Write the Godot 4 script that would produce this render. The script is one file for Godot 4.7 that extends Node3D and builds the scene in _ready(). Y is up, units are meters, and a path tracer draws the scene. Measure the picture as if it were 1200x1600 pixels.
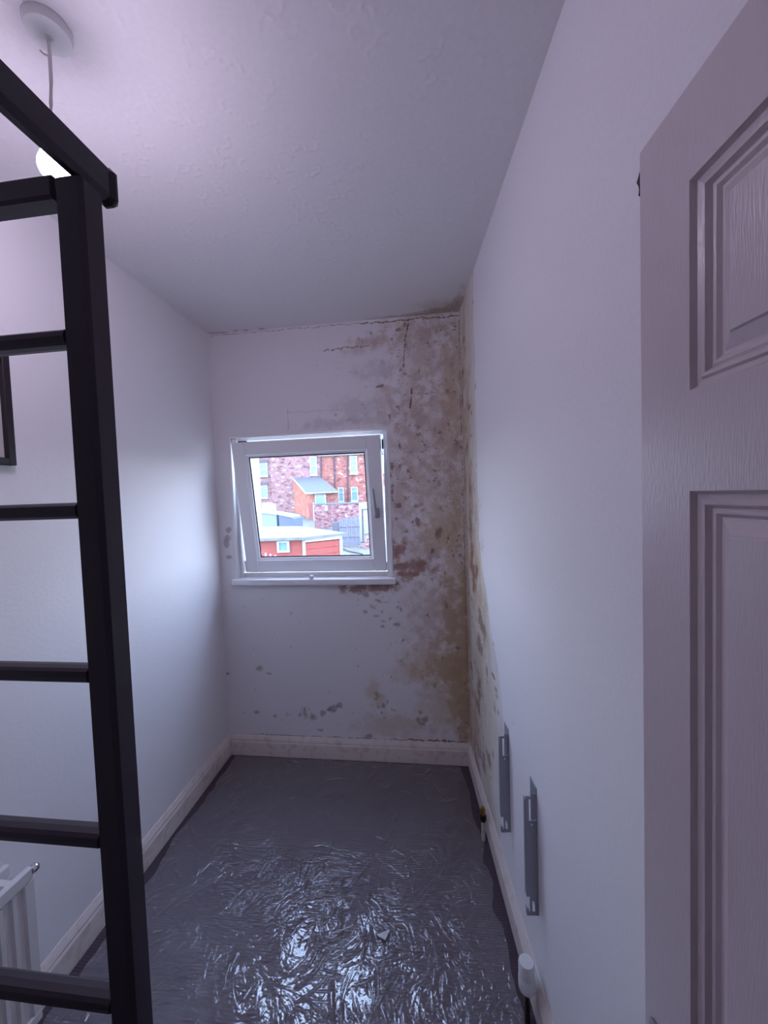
extends Node3D

const CEIL := 2.622          # ceiling height
const NEAR := 3.7            # far end of the landing and alcove behind the viewer
var M := {}
var used := {}

# ---------------------------------------------------------------- mesh helpers
func tri(st: SurfaceTool, a: Vector3, b: Vector3, c: Vector3, mid: Vector3) -> void:
	var n := (a - c).cross(a - b)
	if n.dot((a + b + c) / 3.0 - mid) < 0.0:
		var t := b
		b = c
		c = t
	st.add_vertex(a)
	st.add_vertex(b)
	st.add_vertex(c)

func quad(st: SurfaceTool, a: Vector3, b: Vector3, c: Vector3, d: Vector3, mid: Vector3) -> void:
	tri(st, a, b, c, mid)
	tri(st, a, c, d, mid)

func start() -> SurfaceTool:
	var st := SurfaceTool.new()
	st.begin(Mesh.PRIMITIVE_TRIANGLES)
	st.set_smooth_group(-1)
	return st

# box with chamfered edges; bs turns it
func box(st: SurfaceTool, c: Vector3, s: Vector3, bevel := 0.0, bs := Basis.IDENTITY) -> void:
	st.set_smooth_group(-1)
	var h := s * 0.5
	if bevel <= 0.0:
		for ax in 3:
			for sg in [-1.0, 1.0]:
				var p := []
				for k in [[-1.0, -1.0], [1.0, -1.0], [1.0, 1.0], [-1.0, 1.0]]:
					var v := Vector3.ZERO
					v[ax] = sg * h[ax]
					v[(ax + 1) % 3] = k[0] * h[(ax + 1) % 3]
					v[(ax + 2) % 3] = k[1] * h[(ax + 2) % 3]
					p.append(c + bs * v)
				quad(st, p[0], p[1], p[2], p[3], c)
		return
	var b: float = minf(bevel, minf(h.x, minf(h.y, h.z)) * 0.95)
	var at := func(ax: int, sx: float, sy: float, sz: float) -> Vector3:
		var v := Vector3(sx * (h.x - b), sy * (h.y - b), sz * (h.z - b))
		v[ax] = [sx, sy, sz][ax] * h[ax]
		return c + bs * v
	for ax in 3:
		var u := (ax + 1) % 3
		var w := (ax + 2) % 3
		for sg in [-1.0, 1.0]:
			var p := []
			for k in [[-1.0, -1.0], [1.0, -1.0], [1.0, 1.0], [-1.0, 1.0]]:
				var q := [0.0, 0.0, 0.0]
				q[ax] = sg
				q[u] = k[0]
				q[w] = k[1]
				p.append(at.call(ax, q[0], q[1], q[2]))
			quad(st, p[0], p[1], p[2], p[3], c)
		for s1 in [-1.0, 1.0]:
			for s2 in [-1.0, 1.0]:
				var q0 := [0.0, 0.0, 0.0]
				q0[u] = s1
				q0[w] = s2
				q0[ax] = -1.0
				var q1 := q0.duplicate()
				q1[ax] = 1.0
				quad(st, at.call(u, q0[0], q0[1], q0[2]), at.call(u, q1[0], q1[1], q1[2]), at.call(w, q1[0], q1[1], q1[2]), at.call(w, q0[0], q0[1], q0[2]), c)
	for sx in [-1.0, 1.0]:
		for sy in [-1.0, 1.0]:
			for sz in [-1.0, 1.0]:
				tri(st, at.call(0, sx, sy, sz), at.call(1, sx, sy, sz), at.call(2, sx, sy, sz), c)

func span(st: SurfaceTool, a: Vector3, b: Vector3, bevel := 0.0) -> void:
	box(st, (a + b) * 0.5, (b - a).abs(), bevel)

# a convex or concave polygon (3D points in one plane) pushed along v
func extrude(st: SurfaceTool, pts: Array, v: Vector3) -> void:
	st.set_smooth_group(-1)
	var n := pts.size()
	var axis := v.normalized()
	var e1: Vector3 = ((pts[1] as Vector3) - (pts[0] as Vector3))
	e1 = (e1 - axis * e1.dot(axis)).normalized()
	var e2 := axis.cross(e1)
	var flat := PackedVector2Array()
	for p in pts:
		flat.append(Vector2((p - pts[0]).dot(e1), (p - pts[0]).dot(e2)))
	var area := 0.0
	for i in n:
		area += flat[i].cross(flat[(i + 1) % n])
	for i in n:
		var a: Vector3 = pts[i]
		var b: Vector3 = pts[(i + 1) % n]
		var out := (b - a).cross(axis) * (1.0 if area > 0.0 else -1.0)
		var m := (a + b + v) * 0.5
		quad(st, a, b, b + v, a + v, m - out.normalized())
	var idx := Geometry2D.triangulate_polygon(flat)
	for i in range(0, idx.size(), 3):
		var a: Vector3 = pts[idx[i]]
		var b: Vector3 = pts[idx[i + 1]]
		var c: Vector3 = pts[idx[i + 2]]
		tri(st, a, b, c, (a + b + c) / 3.0 + axis)
		tri(st, a + v, b + v, c + v, (a + b + c) / 3.0 + v - axis)

# revolve [radius, height] points about the local y axis of t
func lathe(st: SurfaceTool, prof: Array, t: Transform3D, seg := 24) -> void:
	var g := 1
	for i in prof.size() - 1:
		var a: Vector2 = prof[i]
		var b: Vector2 = prof[i + 1]
		if i > 0:
			var z: Vector2 = prof[i - 1]
			if absf((a - z).angle_to(b - a)) > 0.7:
				g += 1
		st.set_smooth_group(g)
		for k in seg:
			var a0 := TAU * k / seg
			var a1 := TAU * (k + 1) / seg
			var p00 := t * Vector3(a.x * cos(a0), a.y, a.x * sin(a0))
			var p01 := t * Vector3(a.x * cos(a1), a.y, a.x * sin(a1))
			var p10 := t * Vector3(b.x * cos(a0), b.y, b.x * sin(a0))
			var p11 := t * Vector3(b.x * cos(a1), b.y, b.x * sin(a1))
			var nr := Vector2(b.y - a.y, a.x - b.x).normalized()
			var am := (a0 + a1) * 0.5
			var outd := t.basis * Vector3(nr.x * cos(am), nr.y, nr.x * sin(am))
			var mid := (p00 + p11) * 0.5 - outd
			if b.x > 1e-6:
				tri(st, p00, p10, p11, mid)
			if a.x > 1e-6:
				tri(st, p00, p11, p01, mid)

func tube(st: SurfaceTool, pts: Array, r: float, seg := 10, caps := true) -> void:
	st.set_smooth_group(1)
	var rings := []
	var up := Vector3.UP
	for i in pts.size():
		var d: Vector3 = ((pts[mini(i + 1, pts.size() - 1)] as Vector3) - (pts[maxi(i - 1, 0)] as Vector3)).normalized()
		var s := d.cross(up)
		if s.length() < 0.05:
			s = d.cross(Vector3.RIGHT)
		s = s.normalized()
		var w := s.cross(d)
		var ring := []
		for k in seg:
			var a := TAU * k / seg
			ring.append((pts[i] as Vector3) + s * cos(a) * r + w * sin(a) * r)
		rings.append(ring)
	for i in pts.size() - 1:
		var mid: Vector3 = ((pts[i] as Vector3) + (pts[i + 1] as Vector3)) * 0.5
		for k in seg:
			quad(st, rings[i][k], rings[i][(k + 1) % seg], rings[i + 1][(k + 1) % seg], rings[i + 1][k], mid)
	if caps:
		st.set_smooth_group(-1)
		for e in [0, pts.size() - 1]:
			var inner: Vector3 = pts[1] if e == 0 else pts[pts.size() - 2]
			for k in seg:
				tri(st, pts[e], rings[e][k], rings[e][(k + 1) % seg], inner)

# ---------------------------------------------------------------- object helpers
func numbered(called: String) -> String:
	var n: int = used.get(called, -1) + 1
	used[called] = n
	return called if n == 0 else "%s_%03d" % [called, n]

func obj(called: String, st: SurfaceTool, m: Material, parent: Node = self) -> MeshInstance3D:
	st.generate_normals()
	var o := MeshInstance3D.new()
	o.mesh = st.commit()
	o.material_override = m
	o.name = numbered(called) if parent == self else called
	parent.add_child(o, true)
	return o

func tag(o: Node, label := "", category := "", group := "", kind := "") -> Node:
	if label:
		o.set_meta("label", label)
	if category:
		o.set_meta("category", category)
	if group:
		o.set_meta("group", group)
	if kind:
		o.set_meta("kind", kind)
	return o

func base(called: String, at: Vector3 = Vector3.ZERO) -> Node3D:
	var o := Node3D.new()
	o.name = numbered(called)
	add_child(o)
	o.position = at
	return o

func struct(called: String, st: SurfaceTool, m: Material) -> MeshInstance3D:
	var o := obj(called, st, m)
	o.set_meta("kind", "structure")
	return o

func mat(called: String, r: float, g: float, b: float, rough := 0.6, metal := 0.0) -> StandardMaterial3D:
	var m := StandardMaterial3D.new()
	m.resource_name = called
	m.albedo_color = Color(r / 255.0, g / 255.0, b / 255.0)
	m.roughness = rough
	m.metallic = metal
	M[called] = m
	return m

func noise(sd: int, freq: float, oct := 4, type := FastNoiseLite.TYPE_SIMPLEX_SMOOTH) -> FastNoiseLite:
	var n := FastNoiseLite.new()
	n.seed = sd
	n.frequency = freq
	n.noise_type = type
	n.fractal_octaves = oct
	return n

func noise_tex(sd: int, freq: float, size := 256, oct := 4) -> NoiseTexture2D:
	var t := NoiseTexture2D.new()
	t.width = size
	t.height = size
	t.seamless = true
	t.noise = noise(sd, freq, oct)
	return t

func relief(m: StandardMaterial3D, tex: Texture2D, cm: float, scale: Vector3) -> void:
	m.heightmap_enabled = true
	m.heightmap_texture = tex
	m.heightmap_scale = cm
	m.uv1_triplanar = true
	m.uv1_world_triplanar = true
	m.uv1_scale = scale

# ---------------------------------------------------------------- painted plaster
class Plaster:
	var w: int
	var h: int
	var ppm: float
	var u0: float
	var v1: float
	var c := PackedColorArray()
	var k := PackedFloat32Array()
	var n1: FastNoiseLite
	var n2: FastNoiseLite
	func _init(width: float, height: float, from_u: float, top_v: float, res: float, paint: Color, sd: int) -> void:
		ppm = res
		w = int(width * res)
		h = int(height * res)
		u0 = from_u
		v1 = top_v
		c.resize(w * h)
		k.resize(w * h)
		n1 = FastNoiseLite.new()
		n1.seed = sd
		n1.frequency = 0.016
		n1.fractal_octaves = 6
		n1.fractal_gain = 0.62
		n2 = FastNoiseLite.new()
		n2.seed = sd + 7
		n2.frequency = 0.35
		n2.fractal_octaves = 2
		for y in h:
			for x in w:
				var s := n2.get_noise_2d(x, y)
				c[y * w + x] = paint * (1.0 + 0.015 * s)
				k[y * w + x] = 0.8 + 0.06 * s
	# a patch with an outline of its own: rough edge, grain inside; lower > 0 means paint has come away
	func patch(u: float, v: float, ru: float, rv: float, col: Color, share: float, edge: float, ragged: float, lower := 0.0) -> void:
		var cx := (u - u0) * ppm
		var cy := (v1 - v) * ppm
		var rx := maxf(ru * ppm, 0.8)
		var ry := maxf(rv * ppm, 0.8)
		for y in range(maxi(0, int(cy - ry * 1.8)), mini(h, int(cy + ry * 1.8) + 2)):
			for x in range(maxi(0, int(cx - rx * 1.8)), mini(w, int(cx + rx * 1.8) + 2)):
				var dx := (x - cx) / rx
				var dy := (y - cy) / ry
				var d := sqrt(dx * dx + dy * dy) + ragged * n1.get_noise_2d(x * 1.6, y * 1.6) + ragged * 0.45 * n2.get_noise_2d(x, y)
				var a := clampf((1.0 + edge - d) / (2.0 * edge), 0.0, 1.0) * share
				if a > 0.0:
					var i := y * w + x
					c[i] = c[i].lerp(col * (1.0 + 0.16 * n2.get_noise_2d(x + 300.0, y)), a)
					k[i] = lerpf(k[i], 0.25 + 0.2 * n2.get_noise_2d(x, y + 200.0), clampf(a * lower, 0.0, 1.0))
	func line(pts: Array, half: float, col: Color, share: float, lower := 0.6) -> void:
		for i in pts.size() - 1:
			var a: Vector2 = pts[i]
			var b: Vector2 = pts[i + 1]
			var steps := maxi(1, int(a.distance_to(b) * ppm * 0.7))
			for s in steps:
				var p := a.lerp(b, float(s) / steps)
				var j := n1.get_noise_2d(p.x * 3000.0, p.y * 3000.0)
				if j > -0.28:
					patch(p.x + 0.004 * j, p.y + 0.012 * n1.get_noise_2d(p.x * 900.0, p.y * 900.0 + 50.0), half * (0.7 + j), half * (0.7 + j), col, share, 0.5, 0.5, lower)
	# scattered pin holes and flecks where dens (0..1) lets them stand
	func flecks(count: int, sd: int, lo: Vector2, hi: Vector2, col: Color, small: float, large: float, share: float) -> void:
		var rng := RandomNumberGenerator.new()
		rng.seed = sd
		for i in count:
			var u := rng.randf_range(lo.x, hi.x)
			var v := rng.randf_range(lo.y, hi.y)
			var r := lerpf(small, large, pow(rng.randf(), 3.0))
			if n1.get_noise_2d(u * 260.0, v * 260.0) > -0.05:
				patch(u, v, r * rng.randf_range(0.6, 1.4), r * rng.randf_range(0.6, 1.6), col, share * rng.randf_range(0.4, 1.0), 0.4, 0.8, 0.7)
	func picture() -> ImageTexture:
		var im := Image.create(w, h, false, Image.FORMAT_RGB8)
		for y in h:
			for x in w:
				im.set_pixel(x, y, c[y * w + x])
		return ImageTexture.create_from_image(im)
	func height() -> ImageTexture:
		var im := Image.create_from_data(w, h, false, Image.FORMAT_RF, k.to_byte_array())
		return ImageTexture.create_from_image(im)

func plaster_material(called: String, p: Plaster, cm: float) -> StandardMaterial3D:
	var m := mat(called, 255, 255, 255, 0.75)
	m.albedo_texture = p.picture()
	m.heightmap_enabled = true
	m.heightmap_texture = p.height()
	m.heightmap_scale = cm
	m.texture_repeat = false
	return m

# a flat slab face with UVs of its own: corners and (u, v) measured along the wall
func uv_quad(st: SurfaceTool, p: Plaster, a: Vector3, b: Vector3, c: Vector3, d: Vector3, uva: Vector2, uvc: Vector2, mid: Vector3) -> void:
	var uvs := [uva, Vector2(uvc.x, uva.y), uvc, Vector2(uva.x, uvc.y)]
	var ps := [a, b, c, d]
	var f := func(i: int) -> Vector2:
		return Vector2((uvs[i].x - p.u0) * p.ppm / p.w, (p.v1 - uvs[i].y) * p.ppm / p.h)
	for t in [[0, 1, 2], [0, 2, 3]]:
		var o: Array = t.duplicate()
		var n: Vector3 = (ps[o[0]] - ps[o[2]]).cross(ps[o[0]] - ps[o[1]])
		if n.dot((a + c) * 0.5 - mid) < 0.0:
			o = [t[0], t[2], t[1]]
		for i in o:
			st.set_uv(f.call(i))
			st.add_vertex(ps[i])

func wall_x_right(z: float) -> float:
	return 0.466 + 0.0843 * z

func wall_x_left(z: float) -> float:
	return -1.04 + 0.015 * z

# ================================================================ scene
func _ready() -> void:
	# ---- camera
	var cam := Camera3D.new()
	cam.name = "camera"
	cam.fov = 106.26
	cam.near = 0.02
	cam.far = 400.0
	add_child(cam)
	cam.position = Vector3(0.269, 1.6, 2.245)
	cam.rotation_degrees = Vector3(-2.359, 6.836, -1.968)
	cam.current = true
	# ---- sky and exposure
	var we := WorldEnvironment.new()
	we.name = "world_environment"
	var e := Environment.new()
	e.background_mode = Environment.BG_SKY
	var sky := Sky.new()
	var sm := ProceduralSkyMaterial.new()
	sm.sky_top_color = Color(0.72, 0.82, 1.0)
	sm.sky_curve = 0.25
	sm.sky_horizon_color = Color(0.88, 0.93, 1.0)
	sm.ground_horizon_color = Color(0.45, 0.46, 0.48)
	sm.ground_bottom_color = Color(0.35, 0.35, 0.36)
	sm.sun_angle_max = 1.0
	sky.sky_material = sm
	e.sky = sky
	e.background_energy_multiplier = 9.0
	e.tonemap_mode = Environment.TONE_MAPPER_LINEAR
	e.tonemap_exposure = 1.42
	e.sdfgi_enabled = true
	e.ssao_enabled = true
	e.ssil_enabled = true
	we.environment = e
	add_child(we)
	make_materials()
	print("materials")
	room()
	print("room")
	window_unit()
	door_leaf()
	floor_cover()
	print("floor")
	pendant()
	bed_frame()
	radiator()
	picture_frame()
	brackets_and_pipes()
	outside()
	print("done")

func make_materials() -> void:
	var paint := mat("white_wall_paint", 239, 236, 238, 0.62)
	relief(paint, noise_tex(3, 0.06, 256, 4), 0.03, Vector3(3, 3, 3))
	mat("white_gloss_wood", 222, 217, 214, 0.32)
	mat("white_upvc", 240, 240, 242, 0.25)
	mat("white_enamel", 226, 222, 222, 0.25)
	mat("white_plastic", 232, 232, 232, 0.35)
	var dw := mat("white_door_paint", 208, 197, 200, 0.3)
	var g := NoiseTexture2D.new()
	g.width = 512
	g.height = 512
	g.seamless = true
	g.noise = noise(21, 0.035, 4)
	relief(dw, g, 0.022, Vector3(26, 2.2, 26))
	mat("door_edge", 204, 196, 196, 0.45)
	mat("black_paint", 42, 33, 46, 0.45)
	mat("black_satin", 36, 28, 36, 0.45)
	mat("galvanised_steel", 168, 170, 180, 0.5, 0.6)
	mat("chrome", 210, 210, 214, 0.12, 1.0)
	mat("brass", 168, 128, 70, 0.28, 1.0)
	mat("dark_iron", 52, 40, 36, 0.5, 0.5)
	mat("cream_pipe", 206, 200, 186, 0.45)
	mat("grey_metal", 150, 148, 152, 0.35, 0.5)
	mat("white_handle", 176, 176, 184, 0.3, 0.2)
	mat("rubber", 52, 52, 58, 0.6)
	mat("dark_void", 40, 36, 40, 0.9)
	mat("flex", 226, 220, 220, 0.5)
	mat("mat_board", 214, 208, 206, 0.8)
	mat("print_grey", 150, 146, 150, 0.6)
	mat("paint_chip", 214, 214, 220, 0.6)
	var glass := mat("clear_glass", 255, 255, 255, 0.02)
	glass.transparency = BaseMaterial3D.TRANSPARENCY_ALPHA
	glass.albedo_color = Color(1, 1, 1, 0.04)
	var bulb := mat("bulb_glow", 255, 255, 255, 0.4)
	bulb.emission_enabled = true
	bulb.emission = Color(0.93, 0.96, 1.0)
	bulb.emission_energy_multiplier = 6.0

# ---------------------------------------------------------------- the room
func room() -> void:
	var P: StandardMaterial3D = M.white_wall_paint
	# back wall with the window opening, stained and flaking
	var ox0 := -0.942
	var ox1 := 0.040
	var oy0 := 1.100
	var oy1 := 1.995
	var pl := back_plaster()
	var bm := plaster_material("flaking_back_wall", pl, 0.12)
	var st := start()
	var xl := -1.06
	var xr := 0.50
	var mid := Vector3(0, 1.3, -5.0)
	for r in [[xl, ox0, 0.0, CEIL], [ox1, xr, 0.0, CEIL], [ox0, ox1, 0.0, oy0], [ox0, ox1, oy1, CEIL]]:
		uv_quad(st, pl, Vector3(r[0], r[2], 0), Vector3(r[1], r[2], 0), Vector3(r[1], r[3], 0), Vector3(r[0], r[3], 0), Vector2(r[0], r[2]), Vector2(r[1], r[3]), mid)
		uv_quad(st, pl, Vector3(r[0], r[2], -0.135), Vector3(r[1], r[2], -0.135), Vector3(r[1], r[3], -0.135), Vector3(r[0], r[3], -0.135), Vector2(r[0], r[2]), Vector2(r[1], r[3]), Vector3(0, 1.3, 5))
	var oc := Vector3((ox0 + ox1) * 0.5, (oy0 + oy1) * 0.5, -0.0675)
	for r in [[Vector3(ox0, oy0, 0), Vector3(ox0, oy1, 0)], [Vector3(ox0, oy1, 0), Vector3(ox1, oy1, 0)], [Vector3(ox1, oy1, 0), Vector3(ox1, oy0, 0)], [Vector3(ox1, oy0, 0), Vector3(ox0, oy0, 0)]]:
		var a: Vector3 = r[0]
		var b: Vector3 = r[1]
		var back := Vector3(0, 0, -0.135)
		uv_quad(st, pl, a, b, b + back, a + back, Vector2(-0.9, 2.05), Vector2(-0.85, 2.1), (a + b) * 0.5 * 2.0 - oc + Vector3(0, 0, -0.0675))
	struct("wall_back", st, bm)
	# right wall, 4.8 degrees out of square, flaking near the corner
	var pr := right_plaster()
	var rm := plaster_material("flaking_right_wall", pr, 0.12)
	st = start()
	uv_quad(st, pr, Vector3(wall_x_right(-0.1), 0, -0.1), Vector3(wall_x_right(2.75), 0, 2.75), Vector3(wall_x_right(2.75), CEIL, 2.75), Vector3(wall_x_right(-0.1), CEIL, -0.1), Vector2(-0.1, 0), Vector2(2.75, CEIL), Vector3(5, 1.3, 1))
	var t0 := Vector3(0.12, 0, -0.01)
	uv_quad(st, pr, Vector3(wall_x_right(-0.1), 0, -0.1) + t0, Vector3(wall_x_right(2.75), 0, 2.75) + t0, Vector3(wall_x_right(2.75), CEIL, 2.75) + t0, Vector3(wall_x_right(-0.1), CEIL, -0.1) + t0, Vector2(1.4, 0), Vector2(1.5, 2.0), Vector3(-5, 1.3, 1))
	struct("wall_right", st, rm)
	# left wall
	st = start()
	extrude(st, [Vector3(wall_x_left(-0.1), 0, -0.1), Vector3(wall_x_left(NEAR), 0, NEAR), Vector3(wall_x_left(NEAR) - 0.12, 0, NEAR), Vector3(wall_x_left(-0.1) - 0.12, 0, -0.1)], Vector3(0, CEIL, 0))
	struct("wall_left", st, P)
	# wall with the doorway behind the viewer, landing and alcove walls
	st = start()
	span(st, Vector3(-0.18, 0, 2.56), Vector3(-0.09, CEIL, 2.66))
	span(st, Vector3(-0.09, 2.03, 2.56), Vector3(0.585, CEIL, 2.66))
	span(st, Vector3(0.585, 0, 2.56), Vector3(0.80, CEIL, 2.66))
	struct("wall_front", st, P)
	st = start()
	span(st, Vector3(-0.18, 0, 2.66), Vector3(-0.10, CEIL, NEAR))
	struct("wall_alcove", st, P)
	st = start()
	span(st, Vector3(-1.2, 0, NEAR), Vector3(0.95, CEIL, NEAR + 0.1))
	struct("wall_landing", st, P)
	st = start()
	span(st, Vector3(0.72, 0, 2.66), Vector3(0.84, CEIL, NEAR))
	struct("wall_landing_side", st, P)
	# ceiling with brushed texture and a damp corner
	var cp := Plaster.new(2.1, 4.0, -1.2, 4.0, 170.0, Color(0.925, 0.912, 0.918), 44)
	# (v runs along z here)
	var damp := Color(0.62, 0.54, 0.46)
	for b in [[0.40, 0.03, 0.10, 0.035, 0.55], [0.28, 0.02, 0.12, 0.03, 0.45], [0.12, 0.012, 0.12, 0.025, 0.35], [0.46, 0.12, 0.03, 0.10, 0.45], [0.43, 0.07, 0.05, 0.05, 0.4], [0.34, 0.10, 0.08, 0.05, 0.2], [-1.0, 0.01, 0.05, 0.02, 0.3]]:
		cp.patch(b[0], b[1], b[2], b[3], damp, b[4], 0.5, 1.0, 0.2)
	for sp in [[-0.70, 0.012, 0.02], [-0.86, 0.02, 0.01], [-0.95, 0.01, 0.03], [-0.80, 0.01, 0.012]]:
		cp.patch(sp[0], sp[1], sp[2], 0.006, Color(0.42, 0.38, 0.40), 0.6, 0.5, 0.8, 0.3)
	var rng := RandomNumberGenerator.new()
	rng.seed = 5
	for i in 900:    # short curved strokes of the plasterer's brush, relief only
		var u := rng.randf_range(-1.05, 0.7)
		var v := rng.randf_range(0.3, 3.4)
		var an := rng.randf() * TAU
		for s in 7:
			var uu := u + cos(an + s * 0.25) * s * 0.006
			var vv := v + sin(an + s * 0.25) * s * 0.006
			var x := int((uu - cp.u0) * cp.ppm)
			var y := int((cp.v1 - vv) * cp.ppm)
			if x > 0 and y > 0 and x < cp.w and y < cp.h:
				cp.k[y * cp.w + x] = 1.5
	var cmat := plaster_material("brushed_ceiling_paint", cp, 0.2)
	st = start()
	uv_quad(st, cp, Vector3(-1.15, CEIL, -0.05), Vector3(0.85, CEIL, -0.05), Vector3(0.85, CEIL, NEAR), Vector3(-1.15, CEIL, NEAR), Vector2(-1.15, -0.05), Vector2(0.85, NEAR), Vector3(0, 9, 1))
	uv_quad(st, cp, Vector3(-1.15, CEIL + 0.12, -0.135), Vector3(0.85, CEIL + 0.12, -0.135), Vector3(0.85, CEIL + 0.12, NEAR), Vector3(-1.15, CEIL + 0.12, NEAR), Vector2(-1.15, 2.0), Vector2(0.85, NEAR), Vector3(0, -9, 1))
	struct("ceiling", st, cmat)
	# skirting boards
	var prof := [Vector2(0, 0), Vector2(0.018, 0), Vector2(0.018, 0.085), Vector2(0.014, 0.094), Vector2(0.0155, 0.101), Vector2(0.011, 0.112), Vector2(0.006, 0.122), Vector2(0.004, 0.126), Vector2(0, 0.126)]
	var sk := mat("skirting_paint", 228, 218, 212, 0.4)
	var gr := noise_tex(61, 0.02, 256, 5)
	var ramp := Gradient.new()
	ramp.offsets = PackedFloat32Array([0.0, 0.28, 0.42, 1.0])
	ramp.colors = PackedColorArray([Color(0.92, 0.89, 0.86), Color(0.96, 0.94, 0.93), Color(1, 1, 1), Color(1, 1, 1)])
	gr.color_ramp = ramp
	sk.albedo_texture = gr
	sk.uv1_triplanar = true
	sk.uv1_world_triplanar = true
	sk.uv1_scale = Vector3(2.2, 2.2, 2.2)
	for b in [["baseboard_back", Vector3(-1.03, 0, 0), Vector3(0.462, 0, 0), Vector3(0, 0, 1)],
			["baseboard_left", Vector3(wall_x_left(NEAR), 0, NEAR), Vector3(wall_x_left(0.018), 0, 0.018), Vector3(1, 0, -0.015)],
			["baseboard_right", Vector3(wall_x_right(0.018), 0, 0.018), Vector3(wall_x_right(2.56), 0, 2.56), Vector3(-0.9965, 0, 0.084)]]:
		st = start()
		var pts := []
		for q in prof:
			pts.append(b[1] + (b[3] as Vector3).normalized() * q.x + Vector3.UP * q.y)
		extrude(st, pts, b[2] - b[1])
		struct(b[0], st, sk)
	# carpeted floor
	var fm := mat("ribbed_carpet", 255, 255, 255, 0.95)
	var im := Image.create(256, 256, false, Image.FORMAT_RGB8)
	var hm := Image.create(256, 256, false, Image.FORMAT_RF)
	var n := noise(71, 0.11, 3)
	for y in 256:
		for x in 256:
			var rib := 0.5 + 0.5 * cos(TAU * y / 16.0)
			var loop := 0.5 + 0.5 * cos(TAU * (x + (8 if (y / 16) % 2 else 0)) / 16.0)
			var q := n.get_noise_2d(x, y) * 0.35 + n.get_noise_2d(x * 3.0, y * 3.0) * 0.35
			var hgt := rib * (0.65 + 0.35 * loop) + 0.4 * q
			hm.set_pixel(x, y, Color(hgt, 0, 0))
			var tone := 0.30 + 0.16 * clampf(q + 0.5, 0.0, 1.0)
			im.set_pixel(x, y, Color(tone * 0.84, tone * 0.72, tone * 0.82))
	fm.albedo_texture = ImageTexture.create_from_image(im)
	relief(fm, ImageTexture.create_from_image(hm), 0.08, Vector3(6.5, 6.5, 6.5))
	st = start()
	span(st, Vector3(-1.2, -0.12, -0.135), Vector3(0.95, 0.0, NEAR + 0.1))
	struct("floor", st, fm)

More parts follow.
